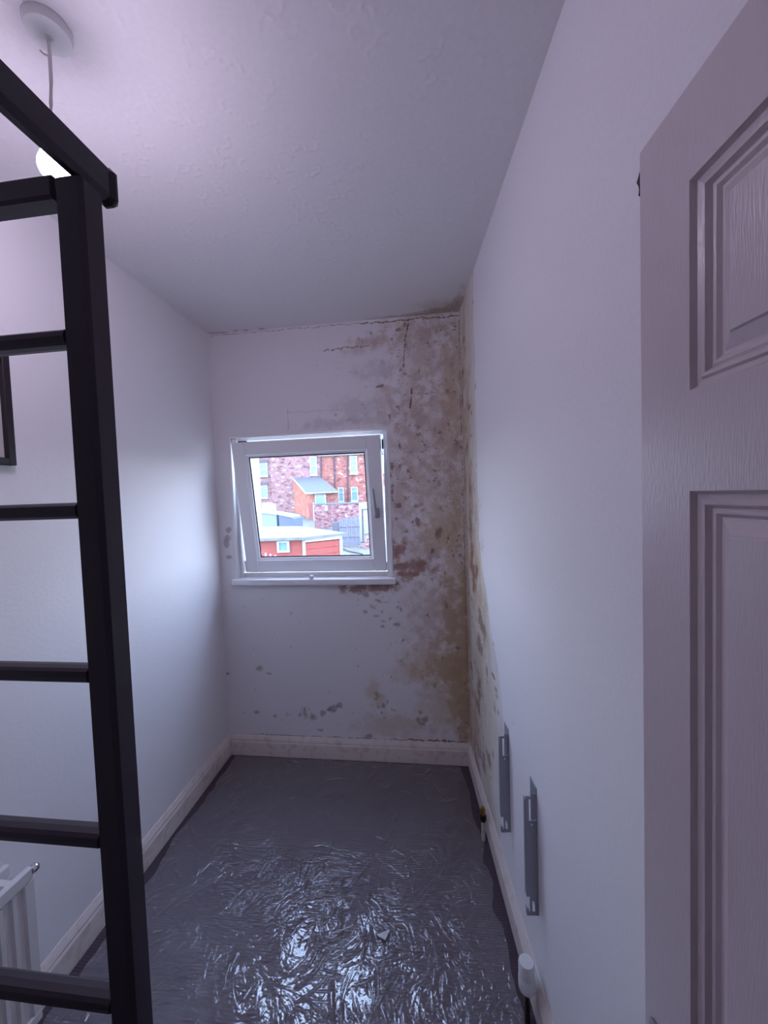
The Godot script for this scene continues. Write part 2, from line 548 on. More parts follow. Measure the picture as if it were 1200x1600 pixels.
func back_plaster() -> Plaster:
	var p := Plaster.new(1.62, 2.7, -1.08, 2.66, 420.0, Color(0.925, 0.912, 0.920), 11)
	var ochre := Color(0.70, 0.58, 0.44)
	var tan := Color(0.79, 0.70, 0.59)
	var pink := Color(0.80, 0.72, 0.69)
	# damp stains: tide-marked blotches with grain
	var damp := [[0.432, 0.707, 0.073, 0.345], [0.462, 1.01, 0.051, 0.264], [0.39, 0.516, 0.081, 0.193], [0.356, 0.897, 0.052, 0.228], [0.434, 0.325, 0.052, 0.194], [0.348, 0.592, 0.148, 0.115]]
	for b in damp:
		p.patch(b[0], b[1], b[2] * 1.15, b[3], tan, 0.55, 0.45, 0.9)
		p.patch(b[0] + 0.01, b[1] - 0.02, b[2] * 0.8, b[3] * 0.8, ochre, 0.5, 0.35, 1.1)
	for b in [[0.199, 0.627, 0.113, 0.101], [0.121, 0.549, 0.091, 0.054], [-0.104, 0.426, 0.039, 0.071], [-0.078, 0.367, 0.039, 0.048], [0.30, 0.35, 0.12, 0.14], [0.02, 0.22, 0.2, 0.06]]:
		p.patch(b[0], b[1], b[2], b[3], tan, 0.42, 0.5, 1.0)
	for b in [[0.424, 2.079, 0.047, 0.181], [0.392, 2.225, 0.043, 0.217], [0.439, 2.365, 0.028, 0.179], [0.383, 1.9, 0.058, 0.146], [0.385, 1.273, 0.051, 0.15], [0.429, 1.568, 0.036, 0.222], [0.295, 1.349, 0.088, 0.09], [0.36, 1.45, 0.1, 0.16]]:
		p.patch(b[0], b[1], b[2] * 1.1, b[3], tan, 0.6, 0.4, 1.0)
	# rough filler and bare skim showing pinkish where the paint film has gone
	for b in [[0.233, 2.381, 0.14, 0.2], [0.22, 2.526, 0.17, 0.09], [0.277, 2.015, 0.12, 0.2], [0.162, 1.874, 0.09, 0.185], [0.169, 2.094, 0.08, 0.147], [0.022, 2.14, 0.05, 0.111], [0.248, 1.648, 0.13, 0.16], [0.344, 1.792, 0.1, 0.12], [0.078, 1.58, 0.06, 0.226], [-0.117, 2.463, 0.075, 0.037], [-0.003, 2.49, 0.08, 0.04], [0.2, 1.25, 0.12, 0.12], [0.25, 0.9, 0.14, 0.2]]:
		p.patch(b[0], b[1], b[2], b[3], pink, 0.42, 0.55, 1.1, 0.2)
		p.patch(b[0] + 0.03, b[1] + 0.03, b[2] * 0.7, b[3] * 0.7, Color(0.72, 0.63, 0.58), 0.25, 0.25, 2.6, 0.4)
	p.flecks(260, 3, Vector2(0.05, 1.2), Vector2(0.46, 2.6), Color(0.50, 0.42, 0.37), 0.002, 0.011, 0.75)
	p.flecks(150, 4, Vector2(-0.15, 0.15), Vector2(0.46, 1.25), Color(0.50, 0.42, 0.37), 0.002, 0.009, 0.6)
	p.flecks(420, 14, Vector2(0.03, 1.15), Vector2(0.46, 2.6), Color(0.68, 0.60, 0.55), 0.002, 0.011, 0.55)
	p.flecks(420, 15, Vector2(0.03, 1.15), Vector2(0.46, 2.6), Color(0.88, 0.84, 0.82), 0.002, 0.013, 0.6)
	p.flecks(70, 6, Vector2(-0.95, 0.15), Vector2(-0.1, 1.0), Color(0.62, 0.57, 0.56), 0.002, 0.008, 0.5)
	p.flecks(60, 8, Vector2(-0.45, 1.98), Vector2(0.05, 2.6), Color(0.60, 0.56, 0.55), 0.002, 0.012, 0.45)
	# grey scuffs above the window and beside the left jamb
	for b in [[-0.15, 2.12, 0.12, 0.05], [-0.30, 2.04, 0.16, 0.025], [-0.05, 2.05, 0.08, 0.04], [-0.02, 2.33, 0.1, 0.05]]:
		p.patch(b[0], b[1], b[2], b[3], Color(0.72, 0.69, 0.69), 0.3, 0.5, 1.4)
	# red-brown plaster bared under the sill and right of the window
	for b in [[0.076, 1.289, 0.049, 0.034], [0.064, 1.255, 0.019, 0.03], [0.178, 1.193, 0.09, 0.038], [0.125, 1.171, 0.075, 0.034], [0.204, 1.178, 0.045, 0.038], [0.139, 1.14, 0.053, 0.019], [0.083, 1.141, 0.03, 0.015], [0.216, 1.2, 0.03, 0.03], [-0.248, 1.058, 0.063, 0.016], [-0.186, 1.052, 0.054, 0.019], [-0.147, 1.058, 0.047, 0.015], [-0.073, 1.058, 0.046, 0.015], [-0.016, 1.05, 0.034, 0.019], [0.03, 1.061, 0.03, 0.015], [0.054, 1.08, 0.023, 0.015], [-0.111, 1.066, 0.054, 0.012]]:
		p.patch(b[0], b[1], b[2] * 1.25, b[3] * 1.3, Color(0.72, 0.62, 0.60), 0.5, 0.3, 1.8, 0.5)
		p.patch(b[0], b[1], b[2] * 0.75, b[3] * 0.8, Color(0.63, 0.49, 0.46), 0.8, 0.15, 2.4, 1.0)
	# chips, mould spots and pitted places
	for b in [[-0.827, 0.553, 0.025, 0.02], [-0.762, 0.522, 0.017, 0.008], [-1.024, 0.517, 0.021, 0.012], [-0.846, 0.27, 0.021, 0.012], [-0.729, 0.25, 0.013, 0.012], [-0.654, 0.26, 0.021, 0.016], [-0.542, 0.268, 0.02, 0.037], [-0.563, 0.259, 0.016, 0.016], [-0.489, 0.258, 0.02, 0.024], [-0.512, 0.302, 0.008, 0.008], [-0.42, 0.276, 0.016, 0.02], [-0.358, 0.315, 0.028, 0.024], [-0.321, 0.336, 0.016, 0.016], [-0.378, 0.306, 0.012, 0.012], [-0.444, 0.174, 0.02, 0.008], [-0.141, 0.146, 0.02, 0.012], [0.178, 0.301, 0.015, 0.016], [0.157, 0.261, 0.015, 0.016], [0.203, 0.266, 0.015, 0.02], [0.191, 0.235, 0.019, 0.012], [0.42, 0.247, 0.011, 0.019], [-0.094, 0.379, 0.012, 0.016], [-0.08, 0.328, 0.008, 0.024], [-0.058, 0.293, 0.008, 0.016], [-0.048, 0.34, 0.012, 0.012], [-0.085, 0.406, 0.012, 0.024], [-0.02, 0.361, 0.012, 0.016], [0.005, 0.318, 0.012, 0.012], [-0.125, 1.012, 0.023, 0.015], [-0.085, 0.942, 0.023, 0.015], [-0.057, 0.981, 0.019, 0.008], [-0.019, 0.969, 0.023, 0.008], [-0.137, 0.915, 0.019, 0.012], [-0.068, 0.888, 0.019, 0.008], [-0.022, 0.857, 0.019, 0.012], [0.009, 0.865, 0.012, 0.012], [0.057, 0.938, 0.011, 0.012], [0.079, 0.923, 0.008, 0.015], [0.054, 0.838, 0.019, 0.008], [-0.039, 0.826, 0.012, 0.008], [-0.172, 1.02, 0.012, 0.008]]:
		p.patch(b[0], b[1], b[2] * 0.72, b[3] * 0.72, Color(0.56, 0.50, 0.50), 0.55, 0.3, 2.4, 0.8)
	for b in [[0.084, 1.542, 0.015, 0.011], [0.052, 1.581, 0.008, 0.011], [0.086, 1.699, 0.007, 0.007], [0.187, 1.456, 0.015, 0.03], [0.168, 1.446, 0.011, 0.011], [0.244, 1.892, 0.007, 0.011], [0.228, 1.852, 0.011, 0.007], [0.237, 1.907, 0.007, 0.015], [0.185, 2.005, 0.026, 0.007], [0.21, 1.989, 0.011, 0.011], [0.22, 1.952, 0.011, 0.011], [0.121, 2.324, 0.007, 0.011], [-0.012, 2.238, 0.015, 0.007], [0.014, 2.244, 0.011, 0.007], [0.306, 1.738, 0.011, 0.007], [0.103, 1.777, 0.007, 0.015], [0.054, 1.768, 0.008, 0.022], [0.049, 1.723, 0.011, 0.019], [0.049, 1.618, 0.008, 0.038], [0.055, 1.667, 0.008, 0.011], [0.104, 1.895, 0.007, 0.018], [0.366, 1.926, 0.007, 0.007], [0.297, 1.683, 0.007, 0.007], [0.436, 2.544, 0.014, 0.007], [0.128, 1.39, 0.011, 0.008], [0.314, 1.386, 0.018, 0.03], [0.368, 1.34, 0.011, 0.011], [0.274, 1.275, 0.007, 0.011], [0.214, 1.136, 0.007, 0.008], [0.269, 1.105, 0.011, 0.015], [0.344, 1.142, 0.007, 0.008], [0.316, 1.067, 0.007, 0.011], [0.438, 1.205, 0.011, 0.011], [0.233, 0.896, 0.007, 0.008], [0.449, 0.487, 0.007, 0.008], [0.406, 0.7, 0.015, 0.008]]:
		p.patch(b[0], b[1], b[2] * 0.8, b[3] * 0.8, Color(0.47, 0.39, 0.36), 0.65, 0.3, 2.2, 0.8)
	for b in [[-0.986, 1.376, 0.021, 0.016], [-0.979, 1.424, 0.017, 0.016], [-0.992, 1.337, 0.017, 0.02], [-0.984, 1.256, 0.017, 0.012]]:
		p.patch(b[0], b[1], b[2], b[3], Color(0.60, 0.56, 0.58), 0.6, 0.3, 1.0, 0.6)
	# cracks
	var dark := Color(0.36, 0.27, 0.20)
	p.line([Vector2(-0.1, 2.606), Vector2(0.1, 2.604), Vector2(0.22, 2.607), Vector2(0.34, 2.601), Vector2(0.46, 2.603)], 0.004, Color(0.5, 0.4, 0.32), 0.7)
	p.line([Vector2(-1.03, 2.612), Vector2(-0.6, 2.612), Vector2(-0.1, 2.61)], 0.003, Color(0.62, 0.58, 0.58), 0.5)
	p.line([Vector2(0.177, 2.584), Vector2(0.153, 2.496), Vector2(0.145, 2.388), Vector2(0.14, 2.334)], 0.0035, dark, 0.7)
	p.line([Vector2(0.184, 2.21), Vector2(0.178, 2.149), Vector2(0.169, 2.094)], 0.005, dark, 0.7)
	p.line([Vector2(-0.562, 2.139), Vector2(-0.564, 2.017)], 0.002, Color(0.62, 0.58, 0.58), 0.4)
	p.line([Vector2(-0.56, 2.12), Vector2(-0.2, 2.12)], 0.002, Color(0.66, 0.62, 0.62), 0.3)
	p.line([Vector2(-0.328, 2.468), Vector2(-0.193, 2.476), Vector2(-0.041, 2.475)], 0.004, Color(0.5, 0.42, 0.4), 0.6)
	p.line([Vector2(-1.03, 0.128), Vector2(-0.4, 0.130), Vector2(0.1, 0.130)], 0.003, Color(0.45, 0.38, 0.36), 0.5)
	p.line([Vector2(0.1, 0.133), Vector2(0.3, 0.135), Vector2(0.45, 0.134)], 0.006, Color(0.58, 0.44, 0.38), 0.6)
	p.line([Vector2(0.455, 0.2), Vector2(0.46, 1.2), Vector2(0.458, 2.0), Vector2(0.46, 2.58)], 0.004, Color(0.64, 0.54, 0.45), 0.5)
	return p

func right_plaster() -> Plaster:
	var p := Plaster.new(2.9, 2.7, -0.12, 2.66, 260.0, Color(0.930, 0.920, 0.930), 31)
	# unpainted cream margin: clean edge towards the room, ragged inside
	var cream := Color(0.84, 0.80, 0.74)
	var edge := [[2.66, 0.43], [2.5, 0.40], [2.0, 0.37], [1.39, 0.385], [1.25, 0.44], [1.01, 0.59], [0.89, 0.69], [0.74, 0.75], [0.60, 0.77], [0.3, 0.70], [0.0, 0.60]]
	for y in p.h:
		var v := p.v1 - y / p.ppm
		var lim := 0.4
		for i in edge.size() - 1:
			if v <= edge[i][0] and v >= edge[i + 1][0]:
				lim = lerpf(edge[i + 1][1], edge[i][1], (v - edge[i + 1][0]) / (edge[i][0] - edge[i + 1][0]))
		lim += 0.05 * p.n1.get_noise_2d(40.0, y * 0.25) + 0.02 * p.n1.get_noise_2d(9.0, y)
		for x in p.w:
			var u := p.u0 + x / p.ppm
			if u < lim:
				var a := clampf((lim - u) * 60.0, 0.0, 1.0) * clampf(0.72 + 0.7 * p.n1.get_noise_2d(x * 0.8, y * 0.3), 0.1, 1.0)
				p.c[y * p.w + x] = p.c[y * p.w + x].lerp(cream, a)
				p.k[y * p.w + x] -= 0.12 * a
	for b in [[0.162, 2.04, 0.069, 0.265], [0.206, 1.569, 0.067, 0.204], [0.277, 1.343, 0.107, 0.201], [0.294, 1.087, 0.12, 0.17], [0.425, 0.969, 0.1, 0.1], [0.30, 0.7, 0.12, 0.2], [0.211, 0.377, 0.116, 0.152], [0.10, 0.1, 0.096, 0.167], [0.1, 2.4, 0.05, 0.15], [0.06, 1.0, 0.06, 0.5], [0.05, 1.8, 0.04, 0.5]]:
		p.patch(b[0], b[1], b[2], b[3], Color(0.74, 0.64, 0.52), 0.45, 0.4, 1.4)
	for b in [[0.122, 2.421, 0.022, 0.013], [0.151, 2.36, 0.018, 0.019], [0.059, 2.273, 0.019, 0.013], [0.167, 2.205, 0.018, 0.025], [0.233, 2.041, 0.023, 0.006], [0.264, 1.89, 0.016, 0.006], [0.097, 1.847, 0.028, 0.034], [0.016, 2.127, 0.02, 0.021], [0.284, 1.002, 0.024, 0.02], [0.327, 0.984, 0.038, 0.04], [0.384, 0.971, 0.029, 0.045], [0.45, 0.963, 0.027, 0.044], [0.328, 0.855, 0.045, 0.027], [0.418, 0.906, 0.021, 0.019], [0.368, 0.83, 0.043, 0.017], [0.471, 0.792, 0.016, 0.019], [0.287, 0.631, 0.047, 0.042], [0.328, 0.596, 0.031, 0.056], [0.256, 0.489, 0.033, 0.029], [0.603, 0.822, 0.017, 0.006], [0.641, 0.781, 0.021, 0.011], [0.65, 0.758, 0.016, 0.011], [0.612, 0.688, 0.014, 0.018], [0.665, 0.702, 0.016, 0.011], [0.592, 0.819, 0.023, 0.006], [0.34, 0.439, 0.015, 0.021], [0.35, 0.397, 0.015, 0.017], [0.468, 0.375, 0.032, 0.026], [0.283, 0.32, 0.024, 0.029], [0.202, 0.16, 0.069, 0.078], [0.349, 0.249, 0.059, 0.05], [0.191, 1.451, 0.026, 0.041], [0.121, 0.631, 0.038, 0.031], [0.18, 1.636, 0.018, 0.034], [0.879, 0.788, 0.008, 0.004]]:
		p.patch(b[0], b[1], b[2] * 0.9, b[3] * 0.8, Color(0.52, 0.44, 0.40), 0.62, 0.3, 2.8, 0.9)
	for b in [[0.186, 1.281, 0.03, 0.063], [0.221, 1.152, 0.04, 0.077], [0.195, 1.214, 0.06, 0.035], [0.292, 1.2, 0.024, 0.04], [0.197, 1.096, 0.035, 0.028]]:
		p.patch(b[0], b[1], b[2], b[3], Color(0.60, 0.43, 0.34), 0.85, 0.2, 1.6, 1.0)
	p.flecks(120, 12, Vector2(0.02, 0.2), Vector2(0.38, 2.55), Color(0.5, 0.42, 0.36), 0.003, 0.014, 0.7)
	p.flecks(60, 13, Vector2(0.1, 0.2), Vector2(0.75, 1.0), Color(0.5, 0.44, 0.42), 0.003, 0.012, 0.6)
	p.line([Vector2(0.02, 2.6), Vector2(0.03, 1.6), Vector2(0.03, 0.8), Vector2(0.02, 0.15)], 0.008, Color(0.55, 0.43, 0.33), 0.6)
	p.line([Vector2(0.30, 1.62), Vector2(0.31, 1.52), Vector2(0.28, 1.40)], 0.005, Color(0.5, 0.4, 0.34), 0.6)
	return p

# ---------------------------------------------------------------- window
func window_unit() -> void:
	var U: StandardMaterial3D = M.white_upvc
	var w := base("window_1", Vector3(-0.4525, 1.1, -0.05))
	tag(w, "small white tilt-in window held ajar in the back wall", "", "", "structure")
	var off := -w.position
	# fixed frame in the opening
	var fx0 := -0.942
	var fx1 := 0.040
	var fy0 := 1.100
	var fy1 := 1.995
	var parts := [["frame_side", Vector3(fx0, fy0, -0.130), Vector3(fx0 + 0.030, fy1, -0.030)], ["frame_side", Vector3(fx1 - 0.034, fy0, -0.130), Vector3(fx1, fy1, -0.014)], ["frame_top", Vector3(fx0 + 0.030, fy1 - 0.030, -0.130), Vector3(fx1 - 0.034, fy1, -0.014)], ["frame_bottom", Vector3(fx0 + 0.030, fy0, -0.130), Vector3(fx1 - 0.034, fy0 + 0.042, -0.062)]]
	for q in parts:
		var st := start()
		span(st, q[1] + off, q[2] + off, 0.003)
		obj(q[0], st, U, w)
	# outer bead standing proud along the edges of the opening
	var st2 := start()
	for q in [[Vector3(fx0 - 0.004, fy0, -0.030), Vector3(fx0 + 0.012, fy1 + 0.004, 0.004)], [Vector3(fx1 - 0.012, fy0, -0.014), Vector3(fx1 + 0.003, fy1 + 0.004, 0.004)], [Vector3(fx0 + 0.012, fy1 - 0.012, -0.014), Vector3(fx1 - 0.012, fy1 + 0.004, 0.004)]]:
		span(st2, q[0] + off, q[1] + off, 0.002)
	obj("outer_bead", st2, U, w)
	# catches on the frame
	st2 = start()
	span(st2, Vector3(fx0 + 0.014, fy1 - 0.036, -0.04) + off, Vector3(fx0 + 0.050, fy1 - 0.012, 0.0) + off, 0.003)
	obj("stay_bracket", st2, U, w)
	st2 = start()
	span(st2, Vector3(fx0 + 0.050, fy1 - 0.036, -0.03) + off, Vector3(fx0 + 0.105, fy1 - 0.028, -0.010) + off, 0.001)
	span(st2, Vector3(fx1 - 0.042, fy1 - 0.115, -0.05) + off, Vector3(fx1 - 0.033, fy1 - 0.06, -0.012) + off, 0.001)
	obj("locking_stay", st2, M.dark_iron, w)
	# sill board
	st2 = start()
	span(st2, Vector3(-0.958, 1.082, 0.0) + off, Vector3(0.058, 1.118, 0.035) + off, 0.004)
	span(st2, Vector3(fx0 + 0.002, 1.086, -0.062) + off, Vector3(fx1 - 0.002, 1.1175, 0.004) + off)
	obj("window_sill", st2, U, w)
	st2 = start()
	span(st2, Vector3(-0.462, 1.1175, 0.012) + off, Vector3(-0.438, 1.140, 0.030) + off, 0.004)
	lathe(st2, [Vector2(0, 0), Vector2(0.005, 0), Vector2(0.005, 0.004), Vector2(0, 0.004)], Transform3D(Basis(Vector3.RIGHT, PI / 2), Vector3(-0.45, 1.129, 0.030) + off), 12)
	obj("sash_keep", st2, M.white_plastic, w)
	# sash, hinged at the bottom and tilted into the room
	var W := 0.890
	var Hh := 0.812
	var sash := Node3D.new()
	sash.name = "sash"
	w.add_child(sash)
	sash.position = Vector3(-0.448, 1.146, -0.055) + off
	sash.rotation.x = deg_to_rad(9.0)
	var t := 0.062
	var f := 0.078
	for q in [["sash_stile", Vector3(-W / 2, 0, -t), Vector3(-W / 2 + f, Hh, 0)], ["sash_stile", Vector3(W / 2 - f, 0, -t), Vector3(W / 2, Hh, 0)], ["sash_rail", Vector3(-W / 2 + f, 0, -t), Vector3(W / 2 - f, f, 0)], ["sash_rail", Vector3(-W / 2 + f, Hh - f, -t), Vector3(W / 2 - f, Hh, 0)]]:
		var st := start()
		span(st, q[1], q[2], 0.0025)
		obj(q[0], st, U, sash)
	# sloped glazing bead and gasket
	var gi := 0.014
	st2 = start()
	var gk := start()
	var cs := [Vector2(-W / 2 + f, f), Vector2(W / 2 - f, f), Vector2(W / 2 - f, Hh - f), Vector2(-W / 2 + f, Hh - f)]
	var ci := [Vector2(-W / 2 + f + gi, f + gi), Vector2(W / 2 - f - gi, f + gi), Vector2(W / 2 - f - gi, Hh - f - gi), Vector2(-W / 2 + f + gi, Hh - f - gi)]
	var gw := 0.007
	var cg := [Vector2(-W / 2 + f + gi + gw, f + gi + gw), Vector2(W / 2 - f - gi - gw, f + gi + gw), Vector2(W / 2 - f - gi - gw, Hh - f - gi - gw), Vector2(-W / 2 + f + gi + gw, Hh - f - gi - gw)]
	for i in 4:
		var j := (i + 1) % 4
		var mm := Vector3(0, Hh / 2, -1.0)
		var a := func(v: Vector2, z: float) -> Vector3:
			return Vector3(v.x, v.y, z)
		quad(st2, a.call(cs[i], -0.001), a.call(cs[j], -0.001), a.call(ci[j], -0.010), a.call(ci[i], -0.010), mm)
		quad(st2, a.call(ci[i], -0.010), a.call(ci[j], -0.010), a.call(ci[j], -0.022), a.call(ci[i], -0.022), Vector3((cs[i].x + cs[j].x) * 2, (cs[i].y + cs[j].y - Hh) * 2 + Hh / 2, -0.02))
		quad(gk, a.call(ci[i], -0.018), a.call(ci[j], -0.018), a.call(cg[j], -0.020), a.call(cg[i], -0.020), mm)
	obj("glazing_bead", st2, U, sash)
	obj("gasket", gk, M.rubber, sash)
	st2 = start()
	span(st2, Vector3(-W / 2 + f + 0.008, f + 0.008, -0.030), Vector3(W / 2 - f - 0.008, Hh - f - 0.008, -0.026))
	obj("pane", st2, M.clear_glass, sash)
	# grey lever handle on the right stile
	var hx := W / 2 - 0.044
	st2 = start()
	box(st2, Vector3(hx + 0.006, 0.362, 0.006), Vector3(0.028, 0.060, 0.012), 0.003)
	box(st2, Vector3(hx + 0.006, 0.362, 0.022), Vector3(0.016, 0.016, 0.026), 0.003)
	box(st2, Vector3(hx, 0.435, 0.040), Vector3(0.016, 0.155, 0.013), 0.004, Basis(Vector3.BACK, 0.07))
	obj("window_handle", st2, M.white_handle, sash)
	st2 = start()
	span(st2, Vector3(-W / 2 - 0.012, 0.0, -0.03), Vector3(-W / 2, 0.075, -0.002), 0.003)
	span(st2, Vector3(W / 2, 0.0, -0.03), Vector3(W / 2 + 0.012, 0.05, -0.006), 0.003)
	obj("hinge", st2, M.white_plastic, sash)

# ---------------------------------------------------------------- door
func door_leaf() -> void:
	# local x runs from the free edge to the hinges, y up, z out of the visible face
	var d := base("door_1", Vector3(0.505, 0.008, 1.784))
	tag(d, "white moulded panel door standing open against the right wall", "", "", "structure")
	var ex := Vector3(0.0843, 0, 0.9964).normalized()
	var ez := Vector3(-ex.z, 0, ex.x)
	d.basis = Basis(ex, Vector3.UP, ex.cross(Vector3.UP))
	if d.basis.z.dot(ez) < 0.0:
		d.basis = Basis(ex, Vector3.UP, -d.basis.z)
	# make the basis right-handed by turning the sheet if needed
	var zdir := 1.0 if d.basis.determinant() > 0.0 else -1.0
	if zdir < 0.0:
		d.basis = Basis(ex, Vector3.UP, ex.cross(Vector3.UP))
	var fs := signf(d.basis.z.dot(ez))      # +1 if local +z faces the room
	var W := 0.762
	var Hh := 1.952
	var T := 0.038
	var xs := [0.070, 0.345, 0.417, 0.692]
	var ys := [0.20, 0.80, 0.93, 1.587, 1.680, 1.868]
	var panels := []
	for c in [[0, 1], [2, 3]]:
		for r in [[0, 1], [2, 3], [4, 5]]:
			panels.append(Rect2(xs[c[0]], ys[r[0]], xs[c[1]] - xs[c[0]], ys[r[1]] - ys[r[0]]))
	var st := start()
	var pt := func(x: float, y: float, z: float) -> Vector3:
		return Vector3(x, y, fs * z)
	var mid: Vector3 = pt.call(W / 2, Hh / 2, -0.5)
	# face strips: full grid of cells, leaving out the panels
	var gx := [0.0] + xs + [W]
	var gy := [0.0] + ys + [Hh]
	for i in gx.size() - 1:
		for j in gy.size() - 1:
			var is_panel := (i == 1 or i == 3) and (j == 1 or j == 3 or j == 5)
			if not is_panel:
				quad(st, pt.call(gx[i], gy[j], 0.0), pt.call(gx[i + 1], gy[j], 0.0), pt.call(gx[i + 1], gy[j + 1], 0.0), pt.call(gx[i], gy[j + 1], 0.0), mid)
	# edges and back
	var bk := [pt.call(0, 0, -T), pt.call(W, 0, -T), pt.call(W, Hh, -T), pt.call(0, Hh, -T)]
	var fr := [pt.call(0, 0, 0), pt.call(W, 0, 0), pt.call(W, Hh, 0), pt.call(0, Hh, 0)]
	var cen: Vector3 = pt.call(W / 2, Hh / 2, -T / 2)
	quad(st, bk[0], bk[1], bk[2], bk[3], cen)
	for i in 4:
		quad(st, fr[i], fr[(i + 1) % 4], bk[(i + 1) % 4], bk[i], cen)
	obj("leaf", st, M.white_door_paint, d)
	# moulded panels: stepped ogee, sunk bed, raised field
	var steps := [[0.0, 0.0], [0.003, -0.005], [0.0075, -0.0062], [0.0095, -0.0035], [0.0125, -0.0040], [0.0155, -0.0085], [0.018, -0.0072], [0.0205, -0.0075], [0.0235, -0.0105], [0.026, -0.0105], [0.037, -0.0055], [0.0385, -0.0035]]
	for r in panels:
		st = start()
		for k in steps.size():
			var o: float = steps[k][0]
			var z: float = steps[k][1]
			var a := [pt.call(r.position.x + o, r.position.y + o, z), pt.call(r.end.x - o, r.position.y + o, z), pt.call(r.end.x - o, r.end.y - o, z), pt.call(r.position.x + o, r.end.y - o, z)]
			if k == steps.size() - 1:
				quad(st, a[0], a[1], a[2], a[3], mid)
				continue
			var o2: float = steps[k + 1][0]
			var z2: float = steps[k + 1][1]
			var b := [pt.call(r.position.x + o2, r.position.y + o2, z2), pt.call(r.end.x - o2, r.position.y + o2, z2), pt.call(r.end.x - o2, r.end.y - o2, z2), pt.call(r.position.x + o2, r.end.y - o2, z2)]
			for i in 4:
				quad(st, a[i], a[(i + 1) % 4], b[(i + 1) % 4], b[i], mid)
		obj("panel", st, M.white_door_paint, d)
	# lever handle near the free edge
	st = start()
	box(st, pt.call(0.026, 0.905, 0.003), Vector3(0.024, 0.165, 0.006), 0.002)
	tube(st, [pt.call(0.026, 0.93, 0.004), pt.call(0.026, 0.93, 0.045)], 0.008, 12)
	tube(st, [pt.call(0.022, 0.93, 0.045), pt.call(0.06, 0.932, 0.047), pt.call(0.12, 0.926, 0.045)], 0.008, 12)
	obj("door_handle", st, M.grey_metal, d)
	st = start()
	for hy in [0.22, 1.0, 1.74]:
		tube(st, [pt.call(W + 0.004, hy - 0.04, -0.002), pt.call(W + 0.004, hy + 0.04, -0.002)], 0.006, 10)
	obj("hinge", st, M.brass, d)
	# black hook on the wall, its tip peeping past the door's edge
	var hk := base("wall_hook", Vector3(wall_x_right(1.6395), 2.03, 1.6395))
	tag(hk, "black metal hook peeping out behind the open white door", "hook")
	st = start()
	box(st, Vector3(-0.003, 0.004, 0.0), Vector3(0.006, 0.05, 0.020), 0.002)
	obj("back_plate", st, M.black_satin, hk)
	st = start()
	tube(st, [Vector3(-0.004, -0.010, 0), Vector3(-0.014, -0.018, -0.002), Vector3(-0.022, -0.010, -0.003), Vector3(-0.024, 0.006, -0.003), Vector3(-0.020, 0.020, -0.002)], 0.004, 8)
	obj("hook_arm", st, M.black_satin, hk)

